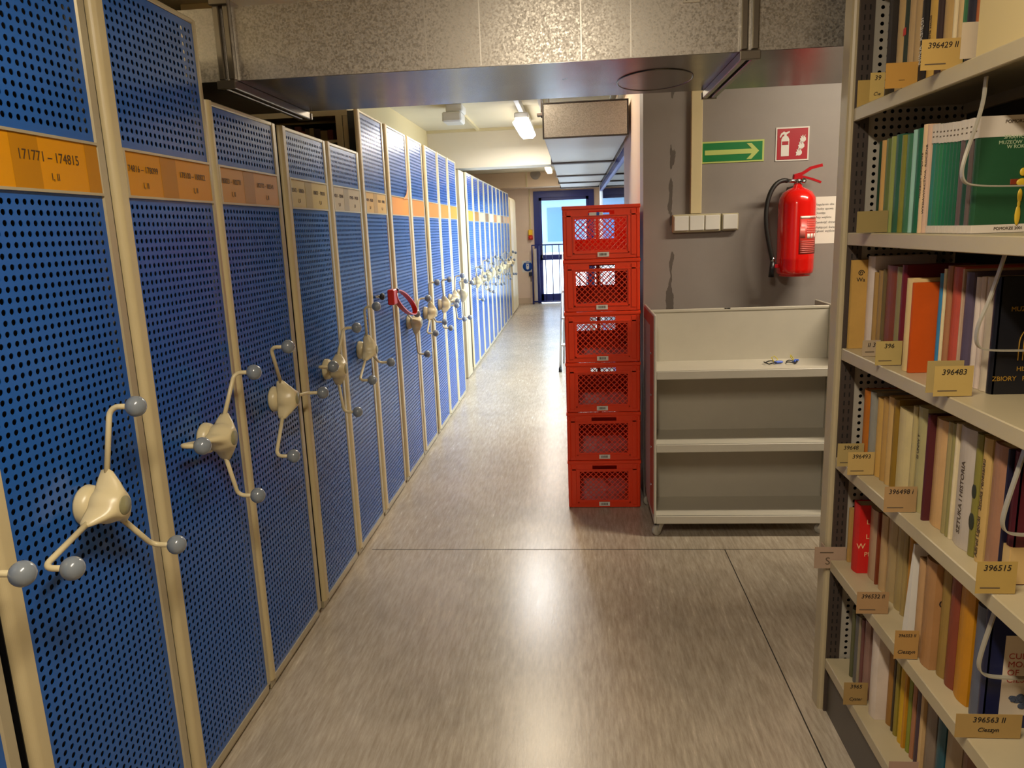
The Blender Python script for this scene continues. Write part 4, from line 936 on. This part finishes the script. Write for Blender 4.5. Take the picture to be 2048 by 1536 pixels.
orn = MB().sphere((sx+.088, yb_-.002, z+.118), .008, 14, 8, (.8, .25, 1)).sphere((sx+.088, yb_-.002, z+.098), .011, 14, 8, (1, .2, .7)).sphere((sx+.086, yb_-.002, z+.072), .014, 14, 8, (.35, .12, 1)).sphere((sx+.085, yb_-.002, z+.034), .020, 14, 8, (.28, .1, 1)).sphere((sx+.0855, yb_-.002, z+.056), .008, 14, 8, (.4, .2, 1))
obj('ornament', orn, ga, co)
obj('ornament_bar', MB().box(sx+.066, sx+.108, yb_-.0014, yb_, z+.094, z+.105, b=.0006), mat('ornament_red', '7a2c10', .5), co)
# first tan book: spiral emblem
k_, co, sx, ya, yb_, z, h, d = BK[('C', 0)]
sp = [(sx+.026+.0085*(1-k/40)*math.cos(k*.33), yb_-.0008, z+.215+.0085*(1-k/40)*math.sin(k*.33)) for k in range(32)]
obj('emblem', MB().tube(sp, .0011, 6), INK, co); text('Wa', .016, (sx+.026, yb_-.0008, z+.196), (1, 0, 0), (0, 0, 1), INK, co, name='cover_title')
# black end book of the shelf with the orange cover
def end_book(s, sx, ya, th, h, d, col, label):
    z = LV[s]+.0008; yb_ = ya-th
    t = thing('book', label, 'book', (sx+d/2, (ya+yb_)/2, z), 'books on the '+SHN[s]); m_ = mat('cover_'+col, col, .35, var=.05)
    cv = MB().box(sx+.004, sx+d, ya-.0025, ya, z, z+h).box(sx+.004, sx+d, yb_, yb_+.0025, z, z+h)
    cv.prism([(sx+.008, ya)]+[(sx+.004*(1-math.sin(PI*k/6)), ya-th*k/6) for k in range(7)]+[(sx+.008, yb_)], 'XY', z, z+h)
    co = obj('cover', cv, m_, t); obj('pages', MB().box(sx+.008, sx+d-.004, yb_+.0025, ya-.0025, z+.003, z+h-.004), PAGES, t)
    BK[(s, 'end')] = (t, co, sx, ya, yb_, z, h, d); return t
e_ = BK[('C', 18)]
end_book('C', .845, e_[4]-.0006, .022, .240, .185, '17171c', 'black album lettered in gold closing the row behind a wire support')
k_, co, sx, ya, yb_, z, h, d = BK[('C', 'end')]
for z_, s_, x_ in ((.175, 'MUZEUM', .055), (.052, 'HISTORII', .075), (.032, 'ZBIORY   ROCZNIK', .062)):
    text(s_, .0135, (sx+x_, yb_-.0007, z+z_), (1, 0, 0), (0, 0, 1), GOLD, co, name='cover_title')
arc = MB()
for rr_ in (.036, .027): arc.tube([(sx+.085-rr_, yb_-.001, z+.07)]+[(sx+.085-rr_*math.cos(PI*k/20), yb_-.001, z+.105+rr_*1.1*math.sin(PI*k/20)) for k in range(21)]+[(sx+.085+rr_, yb_-.001, z+.07)], .0012, 6)
obj('arch_ornament', arc, GOLD, co)
e_ = BK[('D', 18)]
end_book('D', .806, e_[4]-.0006, .022, .262, .165, '571a22', 'maroon book with a cream lower band closing the row')
k_, co, sx, ya, yb_, z, h, d = BK[('D', 'end')]
obj('cream_band', MB().box(sx+.001, sx+d, yb_-.0009, yb_, z+.002, z+.076).box(sx-.001, sx+.006, yb_, ya, z+.002, z+.076), mat('cream_band', 'cfae72', .5), co)
e_ = BK[('E', 14)]
end_book('E', .800, e_[4]-.0006, .020, .258, .175, '1b2148', 'navy book with a cream picture panel closing the row')
k_, co, sx, ya, yb_, z, h, d = BK[('E', 'end')]
pnl = obj('picture_panel', MB().box(sx+.034, sx+.150, yb_-.0006, yb_, z+.029, z+.205), mat('cream_paper', 'd8c8b0', .5), co)
rp = mat('red_print', 'b04038', .5)
for z_, s_ in ((.160, 'CULTURAL'), (.142, 'MONUMENTS'), (.124, 'OF'), (.108, 'CIESZYN')):
    text(s_, .018, (sx+.042, yb_-.0008, z+z_), (1, 0, 0), (0, 0, 1), rp, pnl, name='cover_title', align='LEFT')
pc_ = MB(); rr = random.Random(3)
for k in range(26):
    q = rr.random(); pc_.sphere((sx+.055+.075*q, yb_-.0010-.00004*k, z+.060+rr.uniform(-.010, .012)), rr.uniform(.005, .010), 10, 6, (1, .03, .8))
obj('picture', pc_, mat('slate_print', '4a5468', .6), pnl)
# red cover lettered W
k_, co, sx, ya, yb_, z, h, d = BK[('E', 1)]
for s_, x_, z_, sz in (('L', .030, .160, .02), ('L', .030, .115, .02), ('W', .013, .085, .024), ('PR', .034, .060, .020)):
    text(s_, sz, (sx+x_, yb_-.0008, z+z_), (1, 0, 0), (0, 0, 1), CRM, co, name='cover_title')
k_, co, sx, ya, yb_, z, h, d = BK[('E', 10)]
text('C', .026, (sx+.024, yb_-.0008, z+.165), (1, 0, 0), (0, 0, 1), INK, co, name='cover_title')
spine_text(('D', 16), 'Alfred Ligocki   Sztuka renesansu', .0155, SPB, .115)
spine_text(('D', 14), 'SZTUKA I HISTORIA', .018, SPB, .11); spine_text(('D', 8), 'III UNIW T', .013, SPB, .16)
k_, co, sx, ya, yb_, z, h, d = BK[('D', 15)]
obj('dark_ovals', MB().sphere((sx+.0008, (ya+yb_)/2, z+.14), .017, 16, 8, (.08, .5, 1)).sphere((sx+.0008, (ya+yb_)/2, z+.075), .020, 16, 8, (.08, .5, 1)), mat('dark_olive', '2c3020', .6), co)
# box standing at the near end of the topmost shelf
bx = thing('cardboard_box', 'plain cream box standing on the topmost shelf at the photo corner', 'box', (.88, 1.54, LV['A']))
obj('body', MB().box(.772, 1.0, 1.30, 1.60, LV['A']+.0008, LV['A']+.255, b=.002), mat('cream_box', 'cdb985', .6), bx)
obj('lid', MB().box(.770, 1.002, 1.298, 1.602, LV['A']+.255, LV['A']+.275, b=.002), mat('cream_box', 'cdb985', .6), bx)
# white sheet leaning out of the row
lw = single('leaning_booklet', MB().add([(.792, 1.772, .5245), (.792, 1.742, .5245), (.792, 1.742, .78), (.792, 1.735, .78), (.93, 1.772, .5245), (.93, 1.742, .5245), (.93, 1.742, .78), (.93, 1.735, .78)], [(0, 1, 3, 2), (4, 6, 7, 5), (0, 4, 5, 1), (2, 3, 7, 6), (0, 2, 6, 4), (1, 5, 7, 3)]), PAPER, 'white slanting booklet leaning in the row above the card 396553', 'booklet')

# index cards standing out of the rows
CD = [
 ('A', 2.205, .767, .800, .002, .071, 'c0a056', '', '', 'blank tan index card by the post on the topmost visible shelf'),
 ('A', 2.109, .764, .800, .002, .072, 'c7ab62', '39', 'Cw', 'index card handwritten 39 on the topmost visible shelf'),
 ('A', 1.914, .727, .7985, .002, .058, 'b88a3c', '', '—', 'orange tan index card with a dark smudge on the topmost visible shelf'),
 ('A', 1.705, .716, .7985, .002, .062, 'bb9a52', '396429 II', '', 'index card handwritten 396429 on the topmost visible shelf'),
 ('A', 1.614, .750, .7985, .004, .070, 'b5a58c', '', '', 'greyish index card beside the cream box'),
 ('B', 2.031, .722, .7985, .002, .056, '8f7c4a', '', '', 'blank olive index card in front of the green journals shelf'),
 ('C', 2.053, .762, .8085, .002, .045, 'a8967a', 'II 3', '', 'small grey index card marked 3 beside the card 396'),
 ('C', 1.919, .745, .8085, .002, .063, 'b09a5c', '396', '', 'index card handwritten 396 left of the leaning orange cover'),
 ('C', 1.600, .727, .800, .002, .070, 'a8925a', '', '', 'index card peeping out behind the card 396483'),
 ('C', 1.566, .727, .803, .002, .065, 'b89c58', '396483', '', 'index card handwritten 396483'),
 ('D', 2.108, .731, .803, .002, .070, 'a8935c', '39648', '', 'index card handwritten 39648 next to the post'),
 ('D', 2.031, .733, .803, .003, .068, 'b89c5e', '396493', '', 'index card handwritten 396493'),
 ('D', 1.758, .723, .7975, .002, .066, 'a8875a', '396498 i', '', 'index card handwritten 396498'),
 ('D', 1.350, .729, .800, .002, .066, 'b3954e', '396515', '', 'index card handwritten 396515 before the maroon book'),
 ('E', 1.875, .719, .8, .002, .064, 'a5835a', '396532 II', '', 'index card handwritten 396532 below the red cover'),
 ('E', 1.662, .729, .783, .003, .076, 'a98348', '396553 II', 'Cieszyn', 'index card handwritten 396553 with the word Cieszyn'),
 ('E', 1.385, .735, .86, .002, .055, 'a98a50', '396563 II', 'Cieszyn', 'index card handwritten 396563 in front of the navy book'),
 ('F', 1.965, .733, .7985, .002, .072, '9b7f4c', '3965', 'Cyster', 'index card handwritten 3965 on the lowest shelf'),
 ('F', 1.650, .731, .8, .002, .068, 'a88a78', '', '', 'blank pinkish index card on the lowest shelf')]
for s, y, x0, x1, za, zb_, col, t1, t2, lb in CD:
    z = LV[s]; t = thing('index_card', lb, 'card', ((x0+x1)/2, y, z), 'index cards between the books')
    obj('card', MB().box(x0, x1, y-.0006, y, z+za, z+zb_), mat('card_'+col, brighten(col, 1.0), .75, var=.05), t)
    w = x1-x0
    if t1: text(t1, min(.0165, w/max(3, len(t1))*1.75), ((x0+x1)/2, y-.0010, z+zb_-.013), (1, 0, .0), (0, 0, 1), INK, t, name='handwriting', shear=.15)
    if t2: text(t2, .013, ((x0+x1)/2, y-.0010, z+za+.018), (1, 0, 0), (0, 0, 1), INK, t, name='handwriting', shear=.3)
    elif t1: obj('printed_line', MB().box(x0+.008, x0+.008+w*.5, y-.0009, y-.0006, z+za+.010, z+za+.0125), FAINT, t)
sc_ = thing('shelf_label', 'pinkish card marked S taped round the shelving post', 'label', (.76, 2.19, .495))
obj('card', MB().box(.712, .806, 2.2035, 2.2045, .495, .565).box(.742, .7445, 2.2045, 2.24, .495, .565), PINKCARD, sc_)
text('S', .034, (.752, 2.2033, .518), (1, 0, 0), (0, 0, 1), FAINT, sc_, name='handwriting')
obj('printed_line', MB().box(.728, .768, 2.2031, 2.2035, .545, .549), FAINT, sc_)
